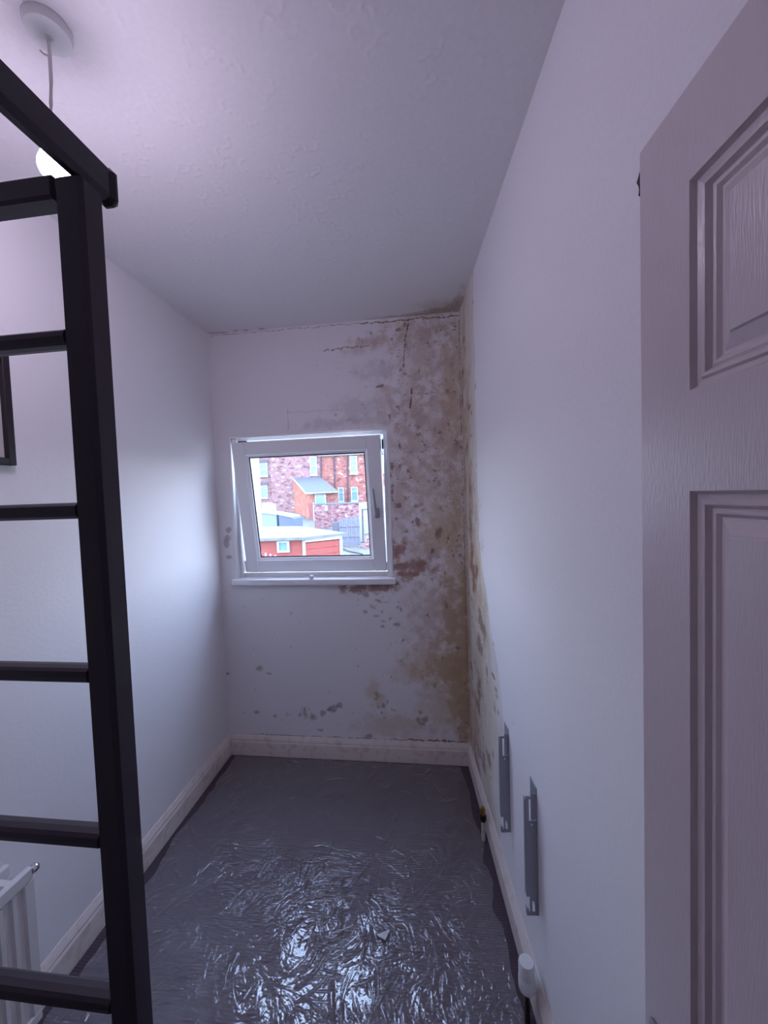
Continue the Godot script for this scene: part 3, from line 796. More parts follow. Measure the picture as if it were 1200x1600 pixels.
# ---------------------------------------------------------------- film over the carpet
func floor_cover() -> void:
	var f := mat("clear_film", 255, 255, 255, 0.04)
	f.transparency = BaseMaterial3D.TRANSPARENCY_ALPHA
	f.albedo_color = Color(0.95, 0.95, 1.0, 0.05)
	var big := noise(103, 1.0, 2)
	# gentle swells of the sheet in metres
	var hgt := func(x: float, z: float) -> float:
		return 0.004 + 0.0026 * big.get_noise_2d(x * 6.0, z * 6.0) + 0.0012 * big.get_noise_2d(x * 17.0 + 9.0, z * 17.0)
	# creases: thousands of short ridges following a swirling field, drawn as relief
	var iw := 1024
	var ih := 1600
	var crease := PackedFloat32Array()
	crease.resize(iw * ih)
	var fine := noise(106, 0.09, 3)
	for y in ih:
		for x in iw:
			crease[y * iw + x] = 0.2 + 0.03 * fine.get_noise_2d(x, y)
	var flow := noise(102, 1.0, 2)
	var calm := noise(105, 1.0, 2)
	var rng := RandomNumberGenerator.new()
	rng.seed = 8
	for k in 16000:
		var wide := k % 12 == 0
		var cx := rng.randf() * iw
		var cy := rng.randf() * ih
		if cy < 380.0 and rng.randf() < 0.85 or calm.get_noise_2d(cx * 0.004, cy * 0.004) + rng.randf_range(-0.35, 0.35) < -0.42:
			continue
		var an := flow.get_noise_2d(cx * 0.0022, cy * 0.0022) * 7.0 + rng.randf_range(-0.5, 0.5)
		var bend := rng.randf_range(-0.012, 0.012)
		var steps := int(lerpf(14.0, 90.0, pow(rng.randf(), 2.0)))
		var half := rng.randf_range(4.0, 9.0) if wide else rng.randf_range(1.2, 3.4)
		if wide:
			steps = steps + 20
		var tall := rng.randf_range(0.15, 0.75) * half * 0.105
		if k % 50 == 7:      # stiff folds standing up
			half = rng.randf_range(3.0, 6.5)
			tall = rng.randf_range(0.7, 1.1) * half * 0.105
			steps = int(rng.randf_range(18.0, 46.0))
		for q in steps:
			var fade := sin(PI * (q + 0.5) / steps)
			cx += cos(an)
			cy += sin(an)
			an += bend
			var sx := -sin(an)
			var sy := cos(an)
			for w in range(-int(half * 2.0), int(half * 2.0) + 1):
				var d := w * 0.5
				var px := int(cx + sx * d)
				var py := int(cy + sy * d)
				if px < 0 or py < 0 or px >= iw or py >= ih:
					continue
				var v := 0.2 + tall * fade * (0.5 + 0.5 * cos(PI * d / half))
				if v > crease[py * iw + px]:
					crease[py * iw + px] = v
	f.heightmap_enabled = true
	f.heightmap_texture = ImageTexture.create_from_image(Image.create_from_data(iw, ih, false, Image.FORMAT_RF, crease.to_byte_array()))
	f.heightmap_scale = 1.3
	var nx := 120
	var nz := 190
	var va := PackedVector3Array()
	var na := PackedVector3Array()
	var ia := PackedInt32Array()
	va.resize((nx + 1) * (nz + 1))
	na.resize(va.size())
	var ua := PackedVector2Array()
	ua.resize(va.size())
	var edge := noise(104, 1.0, 3)
	for j in nz + 1:
		var z := lerpf(0.03, 2.5, float(j) / nz)
		for i in nx + 1:
			var x0 := wall_x_left(z) + 0.055 + 0.03 * edge.get_noise_2d(z * 4.0, 0.0)
			var x1 := wall_x_right(z) - 0.055 + 0.03 * edge.get_noise_2d(z * 4.0, 30.0)
			var x := lerpf(x0, x1, float(i) / nx)
			va[j * (nx + 1) + i] = Vector3(x, maxf(0.0012, hgt.call(x, z)), z)
			ua[j * (nx + 1) + i] = Vector2((x + 1.05) / 1.6, z / 2.5)
	for j in nz + 1:
		for i in nx + 1:
			var a := va[j * (nx + 1) + mini(i + 1, nx)] - va[j * (nx + 1) + maxi(i - 1, 0)]
			var b := va[mini(j + 1, nz) * (nx + 1) + i] - va[maxi(j - 1, 0) * (nx + 1) + i]
			na[j * (nx + 1) + i] = b.cross(a).normalized()
	for j in nz:
		for i in nx:
			var a := j * (nx + 1) + i
			ia.append_array(PackedInt32Array([a, a + 1, a + nx + 1, a + 1, a + nx + 2, a + nx + 1]))
	var top := va.size()          # the sheet has an upper and a lower face
	for q in top:
		va.append(va[q] - Vector3(0, 0.0004, 0))
		na.append(na[q])
		ua.append(ua[q])
	for q in ia.size():
		ia.append(ia[q] + top)
	var arr := []
	arr.resize(Mesh.ARRAY_MAX)
	arr[Mesh.ARRAY_VERTEX] = va
	arr[Mesh.ARRAY_NORMAL] = na
	arr[Mesh.ARRAY_TEX_UV] = ua
	arr[Mesh.ARRAY_INDEX] = ia
	var am := ArrayMesh.new()
	am.add_surface_from_arrays(Mesh.PRIMITIVE_TRIANGLES, arr)
	var o := MeshInstance3D.new()
	o.name = numbered("protective_film")
	o.mesh = am
	o.material_override = f
	add_child(o)
	tag(o, "crinkled clear plastic film laid over the dark grey carpet", "plastic sheet")
	# two flakes of paint lying on the film
	var st := start()
	extrude(st, [Vector3(-0.022, 0, 0.004), Vector3(0.022, 0, -0.016), Vector3(0.010, 0, 0.018)], Vector3(0, 0.0015, 0))
	var a1 := obj("paint_flake", st, M.paint_chip)
	a1.position = Vector3(0.055, 0.010, 0.93)
	tag(a1, "white triangular paint flake lying on the plastic film", "paint flake", "paint flakes on the film")
	st = start()
	tube(st, [Vector3(0.045, 0, -0.022), Vector3(0.010, 0, -0.006), Vector3(-0.022, 0, 0.006), Vector3(-0.028, 0.002, 0.020), Vector3(-0.012, 0.004, 0.024), Vector3(0.004, 0.002, 0.010)], 0.0022, 6)
	var a2 := obj("paint_flake", st, M.paint_chip)
	a2.position = Vector3(-0.115, 0.011, 0.94)
	tag(a2, "curled white sliver of paint lying on the plastic film", "paint flake", "paint flakes on the film")

# ---------------------------------------------------------------- pendant lamp
func pendant() -> void:
	var p := base("pendant_lamp", Vector3(-0.508, CEIL, 1.472))
	tag(p, "bare lit bulb hanging from a white ceiling rose on a flex", "ceiling lamp")
	var st := start()
	lathe(st, [Vector2(0.043, 0), Vector2(0.043, -0.008), Vector2(0.040, -0.019), Vector2(0.034, -0.021), Vector2(0.008, -0.023), Vector2(0.006, -0.028), Vector2(0.0, -0.028)], Transform3D.IDENTITY, 40)
	obj("ceiling_rose", st, M.white_plastic, p)
	st = start()
	tube(st, [Vector3(0, -0.030, 0), Vector3(0.001, -0.07, 0.001), Vector3(-0.001, -0.11, 0), Vector3(-0.002, -0.16, 0.003), Vector3(-0.003, -0.196, 0.004)], 0.0035, 8)
	tube(st, [Vector3(0.001, -0.062, 0.001), Vector3(-0.010, -0.058, 0.004), Vector3(-0.016, -0.052, 0.006)], 0.002, 6)
	obj("flex", st, M.flex, p)
	st = start()
	lathe(st, [Vector2(0.0, -0.186), Vector2(0.008, -0.188), Vector2(0.014, -0.200), Vector2(0.019, -0.208), Vector2(0.020, -0.236), Vector2(0.017, -0.238), Vector2(0.0, -0.238)], Transform3D(Basis(), Vector3(-0.003, 0, 0.004)), 24)
	obj("lampholder", st, M.white_plastic, p)
	st = start()
	lathe(st, [Vector2(0.013, -0.236), Vector2(0.014, -0.246), Vector2(0.021, -0.262), Vector2(0.0235, -0.268), Vector2(0.0230, -0.270), Vector2(0.018, -0.264), Vector2(0.0, -0.260)], Transform3D(Basis(), Vector3(-0.003, 0, 0.004)), 28)
	obj("bulb_base", st, M.white_plastic, p)
	st = start()
	var prof := []
	for i in 13:
		var a := lerpf(0.92, PI, i / 12.0)
		prof.append(Vector2(0.029 * sin(a), -0.292 + 0.031 * cos(a)))
	lathe(st, prof, Transform3D(Basis(), Vector3(-0.003, 0, 0.004)), 28)
	obj("bulb", st, M.bulb_glow, p)
	var l := OmniLight3D.new()
	l.name = "bulb_light"
	l.light_color = Color(0.93, 0.865, 1.0)
	l.light_energy = 0.12
	l.light_size = 0.026
	l.omni_range = 12.0
	l.omni_attenuation = 2.0
	l.shadow_enabled = true
	l.position = Vector3(-0.003, -0.296, 0.004)
	p.add_child(l)

# ---------------------------------------------------------------- black frame with ladder rungs
func bed_frame() -> void:
	var f := base("high_bed_frame", Vector3(-0.23, 0.0, 1.72))
	tag(f, "tall black bed frame with ladder rungs at its end", "bed frame")
	var B: StandardMaterial3D = M.black_paint
	var lx := -0.60
	for q in [[0.0, 0.0], [lx, 0.0], [0.0, 1.8], [lx, 1.8]]:
		var st := start()
		box(st, Vector3(q[0] + 0.004, 1.040, q[1]), Vector3(0.044, 2.06, 0.042), 0.006)
		obj("post", st, B, f)
	for z in [0.0, 1.8]:
		for y in [0.812, 1.082, 1.343, 1.594, 1.849]:
			var st := start()
			var pts := []
			for k in 12:      # rounded flat bar
				var a := TAU * k / 12.0
				pts.append(Vector3(-0.022, y + 0.0125 * signf(sin(a)) * pow(absf(sin(a)), 0.7), z + 0.016 * signf(cos(a)) * pow(absf(cos(a)), 0.7)))
			extrude(st, pts, Vector3(lx + 0.044, 0, 0))
			obj("rung", st, B, f)
		var st2 := start()
		box(st2, Vector3(lx / 2, 2.060, z), Vector3(-lx - 0.044, 0.034, 0.034), 0.004)
		obj("end_rail", st2, B, f)
	for x in [0.0, lx]:
		var st := start()
		box(st, Vector3(x + 0.012, 2.097, 0.9), Vector3(0.026, 0.054, 1.88), 0.008)
		obj("top_rail", st, B, f)
		for e in [[-0.045, -1.0], [1.845, 1.0]]:
			st = start()
			box(st, Vector3(x + 0.012, 2.097, e[0]), Vector3(0.030, 0.058, 0.022), 0.009)
			obj("end_cap", st, M.black_satin, f)

# ---------------------------------------------------------------- radiator
func radiator() -> void:
	var z0 := 1.318
	var z1 := 2.40
	var r := base("radiator", Vector3(-0.95, 0, (z0 + z1) / 2))
	tag(r, "white double panel radiator low on the left wall", "radiator")
	var E: StandardMaterial3D = M.white_enamel
	var L := z1 - z0
	for q in [[0.055, "front_panel"], [-0.020, "rear_panel"]]:
		var st := start()
		# pressed sheet with vertical flutes
		var prof := []
		var px: float = q[0]
		prof.append(Vector3(px - 0.010, 0, -L / 2))
		prof.append(Vector3(px + 0.006, 0, -L / 2))
		var z := -L / 2 + 0.024
		while z < L / 2 - 0.03:
			prof.append(Vector3(px + 0.006, 0, z))
			prof.append(Vector3(px - 0.001, 0, z + 0.006))
			prof.append(Vector3(px - 0.001, 0, z + 0.018))
			prof.append(Vector3(px + 0.006, 0, z + 0.024))
			z += 0.0333
		prof.append(Vector3(px + 0.006, 0, L / 2))
		prof.append(Vector3(px - 0.010, 0, L / 2))
		var up := []
		for v in prof:
			up.append(v + Vector3(0, 0.155, 0))
		extrude(st, up, Vector3(0, 0.385, 0))
		box(st, Vector3(px - 0.002, 0.560, 0), Vector3(0.018, 0.040, L), 0.005)
		box(st, Vector3(px - 0.002, 0.140, 0), Vector3(0.018, 0.035, L), 0.005)
		obj(q[1], st, E, r)
	var st3 := start()
	var zz := -L / 2 + 0.03
	while zz < L / 2 - 0.03:
		box(st3, Vector3(0.018, 0.36, zz), Vector3(0.058, 0.36, 0.0025))
		zz += 0.025
	obj("fins", st3, E, r)
	for e in [-1.0, 1.0]:
		st3 = start()
		box(st3, Vector3(0.018, 0.560, e * (L / 2 - 0.05)), Vector3(0.056, 0.030, 0.032), 0.008)
		obj("header", st3, E, r)
	st3 = start()
	lathe(st3, [Vector2(0, 0), Vector2(0.011, 0), Vector2(0.013, 0.006), Vector2(0.012, 0.014), Vector2(0.007, 0.020), Vector2(0, 0.021)], Transform3D(Basis(Vector3.RIGHT, -PI / 2), Vector3(0.053, 0.562, -L / 2)), 16)
	obj("vent_plug", st3, M.chrome, r)
	for bz in [-L / 2 + 0.10, L / 2 - 0.10]:
		st3 = start()
		span(st3, Vector3(-0.062, 0.2, bz - 0.015), Vector3(-0.028, 0.592, bz + 0.015), 0.002)
		obj("wall_bracket", st3, M.galvanised_steel, r)
	st3 = start()
	tube(st3, [Vector3(-0.060, 0.14, L / 2 + 0.03), Vector3(0.010, 0.14, L / 2 + 0.03), Vector3(0.018, 0.14, L / 2 + 0.02), Vector3(0.018, 0.14, L / 2 - 0.01)], 0.008, 10)
	obj("feed_pipe", st3, M.cream_pipe, r)

# ---------------------------------------------------------------- framed picture
func picture_frame() -> void:
	var x := wall_x_left(1.4)
	var y0 := 1.734
	var y1 := 2.074
	var z0 := 1.188
	var z1 := 1.60
	var p := base("picture_frame", Vector3(x, (y0 + y1) / 2, (z0 + z1) / 2))
	p.rotation.y = 0.015
	tag(p, "black framed picture hanging on the left wall behind the rungs", "picture")
	var h := (y1 - y0) / 2
	var l := (z1 - z0) / 2
	var b := 0.022
	for q in [[Vector3(0, -h, -l), Vector3(0.022, h, -l + b)], [Vector3(0, -h, l - b), Vector3(0.022, h, l)], [Vector3(0, -h, -l + b), Vector3(0.022, -h + b, l - b)], [Vector3(0, h - b, -l + b), Vector3(0.022, h, l - b)]]:
		var st := start()
		span(st, q[0], q[1], 0.002)
		obj("frame_bar", st, M.black_satin, p)
	var st2 := start()
	span(st2, Vector3(0.001, -h + b, -l + b), Vector3(0.006, h - b, l - b))
	obj("mat_board", st2, M.mat_board, p)
	st2 = start()
	span(st2, Vector3(0.0061, -h + 0.07, -l + 0.07), Vector3(0.007, h - 0.07, l - 0.07))
	obj("print", st2, M.print_grey, p)

# ---------------------------------------------------------------- radiator brackets and capped pipes on the right wall
func brackets_and_pipes() -> void:
	var G: StandardMaterial3D = M.galvanised_steel
	var turn := atan(0.0843)
	for i in 2:
		var z: float = [0.815, 1.10][i]
		var b := base("radiator_bracket", Vector3(wall_x_right(z), 0.325, z))
		b.rotation.y = turn
		tag(b, ["galvanised radiator bracket on the right wall, nearer the flaking corner", "galvanised radiator bracket on the right wall, nearer the white door"][i], "bracket", "empty radiator brackets on the right wall")
		# -x points into the room, +z towards the viewer
		var st := start()
		span(st, Vector3(-0.0025, 0.0, -0.052), Vector3(0.0, 0.395, 0.0), 0.0006)
		obj("wall_flange", st, G, b)
		# web with slots: built from strips around the holes
		st = start()
		var d := 0.034
		for s in [[-d, 0.06, 0.0, 0.295], [-d, 0.295, -0.024, 0.37], [-0.017, 0.30, 0.0, 0.378], [-0.024, 0.362, -0.012, 0.37], [-0.026, 0.046, 0.0, 0.06], [-0.026, 0.008, -0.019, 0.046], [-0.011, 0.0, 0.0, 0.046], [-d, 0.0, -0.011, 0.012], [-d, 0.012, -d + 0.005, 0.022]]:
			span(st, Vector3(s[0], s[1], -0.0025), Vector3(s[2], s[3], 0.0))
		obj("web", st, G, b)
		st = start()
		span(st, Vector3(-d - 0.0015, 0.06, -0.016), Vector3(-d + 0.001, 0.362, 0.0), 0.0005)
		span(st, Vector3(-d - 0.0015, 0.0, -0.012), Vector3(-d + 0.001, 0.022, 0.0), 0.0005)
		obj("lip", st, G, b)
		st = start()
		lathe(st, [Vector2(0.0035, 0), Vector2(0.0035, 0.0015), Vector2(0, 0.002)], Transform3D(Basis(Vector3.RIGHT, PI / 2), Vector3(-0.017, 0.285, 0)), 10)
		obj("rivet", st, M.chrome, b)
	# white push-on cap over the pipe nearer the viewer
	var z1 := 1.112
	var c := base("capped_pipe", Vector3(wall_x_right(z1) - 0.043, 0.0, z1))
	tag(c, "white plastic capped pipe stub standing beside the right skirting", "pipe")
	var st := start()
	lathe(st, [Vector2(0, 0), Vector2(0.008, 0), Vector2(0.008, 0.105), Vector2(0, 0.105)], Transform3D.IDENTITY, 14)
	obj("pipe", st, M.dark_iron, c)
	st = start()
	lathe(st, [Vector2(0, 0.098), Vector2(0.014, 0.098), Vector2(0.0225, 0.106), Vector2(0.0245, 0.112), Vector2(0.0245, 0.142), Vector2(0.0215, 0.146), Vector2(0.0215, 0.150)], Transform3D.IDENTITY, 24)
	obj("cap_body", st, M.white_plastic, c)
	st = start()
	lathe(st, [Vector2(0.0215, 0.148), Vector2(0.0235, 0.150), Vector2(0.0235, 0.186), Vector2(0.0205, 0.192), Vector2(0, 0.193)], Transform3D.IDENTITY, 24)
	obj("cap_top", st, M.white_plastic, c)
	# brass stop end on the other pipe
	var z2 := 0.50
	c = base("brass_pipe_end", Vector3(wall_x_right(z2) - 0.038, 0.0, z2))
	tag(c, "short painted pipe with brass stop end by the right skirting", "pipe")
	st = start()
	lathe(st, [Vector2(0, 0), Vector2(0.0085, 0), Vector2(0.0085, 0.10), Vector2(0, 0.10)], Transform3D.IDENTITY, 14)
	obj("pipe", st, M.cream_pipe, c)
	st = start()
	lathe(st, [Vector2(0, 0.092), Vector2(0.014, 0.092), Vector2(0.0155, 0.098), Vector2(0.0155, 0.120), Vector2(0.012, 0.124)], Transform3D.IDENTITY, 6)
	obj("compression_nut", st, M.dark_iron, c)
	st = start()
	lathe(st, [Vector2(0.011, 0.122), Vector2(0.012, 0.126), Vector2(0.012, 0.146), Vector2(0.010, 0.152), Vector2(0.006, 0.158), Vector2(0, 0.16)], Transform3D.IDENTITY, 18)
	obj("stop_end", st, M.brass, c)

# ---------------------------------------------------------------- the back yards outside
func speckled(called: String, cols: Array, freq: float, scale: Vector3, rough := 0.9) -> StandardMaterial3D:
	var m := mat(called, 255, 255, 255, rough)
	var t := noise_tex(called.hash() % 1000, freq, 256, 5)
	var g := Gradient.new()
	var off := PackedFloat32Array()
	var cc := PackedColorArray()
	for i in cols.size():
		off.append(0.2 + 0.6 * i / (cols.size() - 1))
		cc.append(cols[i])
	g.offsets = off
	g.colors = cc
	t.color_ramp = g
	m.albedo_texture = t
	m.uv1_triplanar = true
	m.uv1_world_triplanar = true
	m.uv1_scale = scale
	return m

func house_window(parent: Node, x0: float, y0: float, x1: float, y1: float, z: float, bars: Array) -> void:
	var st := start()
	var b := 0.10
	span(st, Vector3(x0, y0, z - 0.03), Vector3(x0 + b, y1, z + 0.06))
	span(st, Vector3(x1 - b, y0, z - 0.03), Vector3(x1, y1, z + 0.06))
	span(st, Vector3(x0 + b, y0, z - 0.03), Vector3(x1 - b, y0 + b, z + 0.06))
	span(st, Vector3(x0 + b, y1 - b, z - 0.03), Vector3(x1 - b, y1, z + 0.06))
	for q in bars:
		var y := lerpf(y0, y1, q)
		span(st, Vector3(x0 + b, y - 0.035, z - 0.03), Vector3(x1 - b, y + 0.035, z + 0.05))
	span(st, Vector3(x0 - 0.05, y0 - 0.10, z - 0.03), Vector3(x1 + 0.05, y0, z + 0.12))
	var o := obj("window", st, M.far_white, parent)
	st = start()
	span(st, Vector3(x0 + b, y0 + b, z - 0.02), Vector3(x1 - b, y1 - b, z + 0.01))
	obj("pane", st, M.far_glass, o)

func outside() -> void:
	speckled("brick_pink", [Color(0.35, 0.26, 0.27), Color(0.49, 0.36, 0.36), Color(0.56, 0.44, 0.43), Color(0.43, 0.32, 0.34), Color(0.65, 0.57, 0.55)], 0.05, Vector3(0.09, 0.16, 0.09))
	speckled("brick_red", [Color(0.37, 0.23, 0.23), Color(0.54, 0.33, 0.30), Color(0.57, 0.38, 0.32), Color(0.47, 0.29, 0.29), Color(0.66, 0.54, 0.51)], 0.05, Vector3(0.09, 0.16, 0.09))
	speckled("brick_orange", [Color(0.52, 0.28, 0.24), Color(0.60, 0.37, 0.26), Color(0.54, 0.31, 0.26), Color(0.66, 0.48, 0.41)], 0.05, Vector3(0.09, 0.16, 0.09))
	speckled("brick_wall_mixed", [Color(0.34, 0.21, 0.23), Color(0.48, 0.30, 0.32), Color(0.61, 0.50, 0.48), Color(0.40, 0.24, 0.27), Color(0.72, 0.68, 0.65)], 0.07, Vector3(0.12, 0.22, 0.12))
	speckled("slate", [Color(0.24, 0.26, 0.32), Color(0.29, 0.31, 0.37), Color(0.33, 0.35, 0.41)], 0.06, Vector3(0.6, 0.6, 0.6))
	speckled("pale_slate", [Color(0.36, 0.39, 0.42), Color(0.42, 0.45, 0.48)], 0.06, Vector3(0.4, 0.4, 0.4))
	speckled("felt_roof", [Color(0.36, 0.38, 0.37), Color(0.40, 0.42, 0.41), Color(0.42, 0.44, 0.42)], 0.02, Vector3(0.4, 0.4, 0.4))
	speckled("concrete", [Color(0.31, 0.31, 0.28), Color(0.37, 0.37, 0.34), Color(0.42, 0.42, 0.39)], 0.03, Vector3(0.3, 0.3, 0.3))
	speckled("grey_timber", [Color(0.36, 0.37, 0.42), Color(0.42, 0.43, 0.48), Color(0.47, 0.48, 0.52)], 0.04, Vector3(0.5, 2.0, 0.5))
	speckled("red_boards", [Color(0.49, 0.21, 0.19), Color(0.56, 0.27, 0.24), Color(0.52, 0.24, 0.21)], 0.04, Vector3(0.5, 2.5, 0.5))
	mat("far_white", 154, 158, 160, 0.6)
	mat("far_cream", 140, 132, 116, 0.7)
	mat("far_glass", 98, 133, 137, 0.15)
	mat("downpipe", 68, 52, 65, 0.6)
	mat("stone_lintel", 86, 86, 93, 0.8)
	mat("blue_board", 84, 96, 121, 0.7)
	mat("pale_blue", 117, 130, 142, 0.7)
	mat("red_door", 123, 54, 54, 0.6)
	mat("dark_pipe", 61, 61, 66, 0.5)
	var st := start()
	# sloping yard ground, rising away from the window
	extrude(st, [Vector3(-30, -2.9 + 0.0, 2.2), Vector3(-30, -2.7, 2.2), Vector3(-30, 1.21, -44.0), Vector3(-30, -3.2, -44.0)], Vector3(50, 0, 0))
	var g := obj("yard_ground", st, M.concrete)
	tag(g, "", "", "", "structure")
	# --- opposite terrace
	var h := base("terraced_house", Vector3(-9, 0.3, -33.75))
	tag(h, "red brick terraced house with white sash windows across the yards", "house")
	var o := -h.position
	var z := -33.75
	st = start()
	extrude(st, [Vector3(-15.0, 0, z) + o, Vector3(-10.0, 0, z) + o, Vector3(-10.0, 0, z - 8) + o, Vector3(-15.0, 0, z - 8) + o], Vector3(0, 6.4, 0))
	obj("wing_wall", st, M.brick_pink, h)
	st = start()
	extrude(st, [Vector3(-10.0, 0, z) + o, Vector3(2.0, 0, z) + o, Vector3(2.0, 0, z - 8) + o, Vector3(-10.0, 0, z - 8) + o], Vector3(0, 5.72, 0))
	obj("wall", st, M.brick_red, h)
	st = start()
	extrude(st, [Vector3(-10.1, 5.70, z + 0.25) + o, Vector3(-10.1, 5.82, z + 0.25) + o, Vector3(-10.1, 8.4, z - 4) + o, Vector3(-10.1, 5.70, z - 8.2) + o], Vector3(12.2, 0, 0))
	extrude(st, [Vector3(-15.1, 6.38, z + 0.25) + o, Vector3(-15.1, 6.50, z + 0.25) + o, Vector3(-15.1, 8.8, z - 4) + o, Vector3(-15.1, 6.38, z - 8.2) + o], Vector3(5.2, 0, 0))
	obj("roof", st, M.pale_slate, h)
	st = start()
	tube(st, [Vector3(-10.1, 5.66, z + 0.12) + o, Vector3(2.0, 5.66, z + 0.12) + o], 0.08, 8)
	obj("gutter", st, M.far_white, h)
	for q in [[-11.04, 3.86, -10.36, 5.61, [0.5]], [-7.16, 3.82, -6.43, 5.49, [0.45, 0.7]], [-8.40, 1.20, -7.83, 2.56, [0.62]], [-7.15, 1.21, -6.46, 2.58, [0.66]], [-4.6, 3.82, -3.9, 5.49, [0.5]], [-4.6, 1.2, -3.9, 2.56, [0.6]]]:
		house_window(h, q[0] + o.x, q[1] + o.y, q[2] + o.x, q[3] + o.y, 0.0, q[4])
	for q in [[-9.95, 5.66, 3.5], [-8.65, 5.66, 0.5], [-7.38, 5.66, 0.5]]:
		st = start()
		tube(st, [Vector3(q[0], q[1], z + 0.10) + o, Vector3(q[0] - 0.05, q[2], z + 0.10) + o], 0.07, 8)
		obj("downpipe", st, M.downpipe, h)
	# --- recessed neighbour with stone lintels
	h = base("terraced_house", Vector3(-17.5, 0.4, -36.75))
	tag(h, "recessed terraced house with grey stone lintels at the left of the window view", "house")
	o = -h.position
	z = -36.75
	st = start()
	span(st, Vector3(-23, 0.4, z - 5) + o, Vector3(-15.25, 8.0, z) + o)
	obj("wall", st, M.brick_pink, h)
	for q in [[-17.45, 4.13, -16.6, 5.52, [0.5]], [-17.50, 1.84, -16.71, 3.15, [0.75]]]:
		house_window(h, q[0] + o.x, q[1] + o.y, q[2] + o.x, q[3] + o.y, 0.0, q[4])
		st = start()
		span(st, Vector3(q[0] - 0.08, q[3] + 0.04, z) + o, Vector3(q[2] + 0.12, q[3] + 0.34, z + 0.06) + o)
		obj("lintel", st, M.stone_lintel, h)
	# --- white rendered gable close by on the left
	h = base("rendered_wall", Vector3(-8.2, -1.4, -13.75))
	tag(h, "white rendered house corner with downpipe at the left edge of the view", "wall")
	o = -h.position
	st = start()
	span(st, Vector3(-9.4, -1.4, -14.6) + o, Vector3(-7.42, 6.0, -13.75) + o)
	obj("render", st, M.far_white, h)
	st = start()
	tube(st, [Vector3(-7.50, -0.6, -13.70) + o, Vector3(-7.48, 5.9, -13.70) + o], 0.035, 8)
	obj("downpipe", st, M.dark_pipe, h)
	# --- lean-to outhouse with a slate roof
	h = base("outhouse", Vector3(-9.0, -0.2, -28.5))
	tag(h, "orange brick outhouse with a sloping slate roof", "outhouse")
	o = -h.position
	var C := Vector3(-9.0, -0.3, -27.75)      # near corner
	var R := Vector3(-7.05, -0.3, -27.95)     # right end of the window side
	var BL := Vector3(-12.75, -0.3, -33.6)    # back left, against the house
	var BR := Vector3(-10.05, -0.3, -33.6)
	var ev := 2.02
	var rg := 3.50
	var zero := Vector3.ZERO
	st = start()
	var hc := (C + R + BL + BR) * 0.25 + o + Vector3(0, 1, 0)
	var up := func(p: Vector3, y: float) -> Vector3:
		return Vector3(p.x, y, p.z) + o
	quad(st, up.call(C, -0.3), up.call(BL, -0.3), up.call(BL, rg), up.call(C, ev), hc)
	quad(st, up.call(BL, -0.3), up.call(BR, -0.3), up.call(BR, rg), up.call(BL, rg), hc)
	quad(st, up.call(R, -0.3), up.call(BR, -0.3), up.call(BR, rg), up.call(R, ev), hc)
	quad(st, up.call(C, -0.3), up.call(BL, -0.3), up.call(BR, -0.3), up.call(R, -0.3), hc + Vector3(0, 3, 0))
	obj("end_wall", st, M.brick_orange, h)
	st = start()
	quad(st, up.call(C, -0.3), up.call(R, -0.3), up.call(R, ev), up.call(C, ev), hc)
	obj("front_wall", st, M.brick_red, h)
	st = start()
	var ovl := Vector3(-0.55, 0, 0.35)
	extrude(st, [up.call(C + ovl, ev + 0.02), up.call(R + Vector3(0.1, 0, 0.35), ev + 0.06), up.call(BR, rg + 0.06), up.call(BL + Vector3(0.05, 0, 0), rg + 0.06)], Vector3(0, 0.07, 0))
	obj("roof", st, M.slate, h)
	st = start()
	tube(st, [up.call(C + ovl, ev + 0.0), up.call(R + Vector3(0.1, 0, 0.4), ev + 0.03)], 0.07, 6)
	tube(st, [up.call(C + ovl, ev + 0.06), up.call(BL, rg + 0.10)], 0.06, 6)
	obj("fascia", st, M.far_white, h)
	house_window(h, -8.86 + o.x, 1.06 + o.y, -7.95 + o.x, 1.93 + o.y, -27.72 + o.z, [0.75])
	st = start()
	var dd := (BL - C).normalized()
	var nn := Vector3(dd.z, 0, -dd.x)
	if nn.z < 0:
		nn = -nn
	extrude(st, [up.call(C + dd * 0.15 + nn * 0.04, -0.3), up.call(C + dd * 1.35 + nn * 0.04, -0.3), up.call(C + dd * 1.35 + nn * 0.04, 1.2), up.call(C + dd * 0.15 + nn * 0.04, 1.2)], nn * -0.03)
	obj("door", st, M.red_door, h)
	st = start()
	span(st, Vector3(-9.04, -0.3, -27.72) + o, Vector3(-8.94, 1.3, -27.66) + o)
	obj("corner_board", st, M.far_white, h)
	# --- yard wall
	h = base("yard_wall", Vector3(-6.2, -0.6, -23.75))
	tag(h, "weathered mixed brick yard wall in front of the outhouse", "wall")
	o = -h.position
	st = start()
	span(st, Vector3(-7.75, -0.9, -24.0) + o, Vector3(-3.6, 1.16, -23.75) + o)
	obj("brickwork", st, M.brick_wall_mixed, h)
	st = start()
	span(st, Vector3(-7.8, 1.16, -24.05) + o, Vector3(-3.55, 1.26, -23.70) + o)
	obj("coping", st, M.pale_slate, h)
	st = start()
	span(st, Vector3(-6.95, 0.72, -23.75) + o, Vector3(-6.76, 1.08, -23.66) + o)
	obj("meter_box", st, M.far_white, h)
	# --- white garage front on the right
	h = base("white_garage", Vector3(-2.9, -0.8, -18.75))
	tag(h, "white garage with a plain up-and-over door behind the grey fence", "garage")
	o = -h.position
	st = start()
	span(st, Vector3(-3.60, -0.9, -21.5) + o, Vector3(-0.4, 1.27, -18.85) + o)
	obj("body", st, M.far_white, h)
	st = start()
	span(st, Vector3(-3.63, 0.93, -18.85) + o, Vector3(-0.4, 1.27, -18.70) + o)
	span(st, Vector3(-3.63, -0.9, -18.85) + o, Vector3(-3.50, 0.93, -18.70) + o)
	obj("door_frame", st, M.far_white, h)
	st = start()
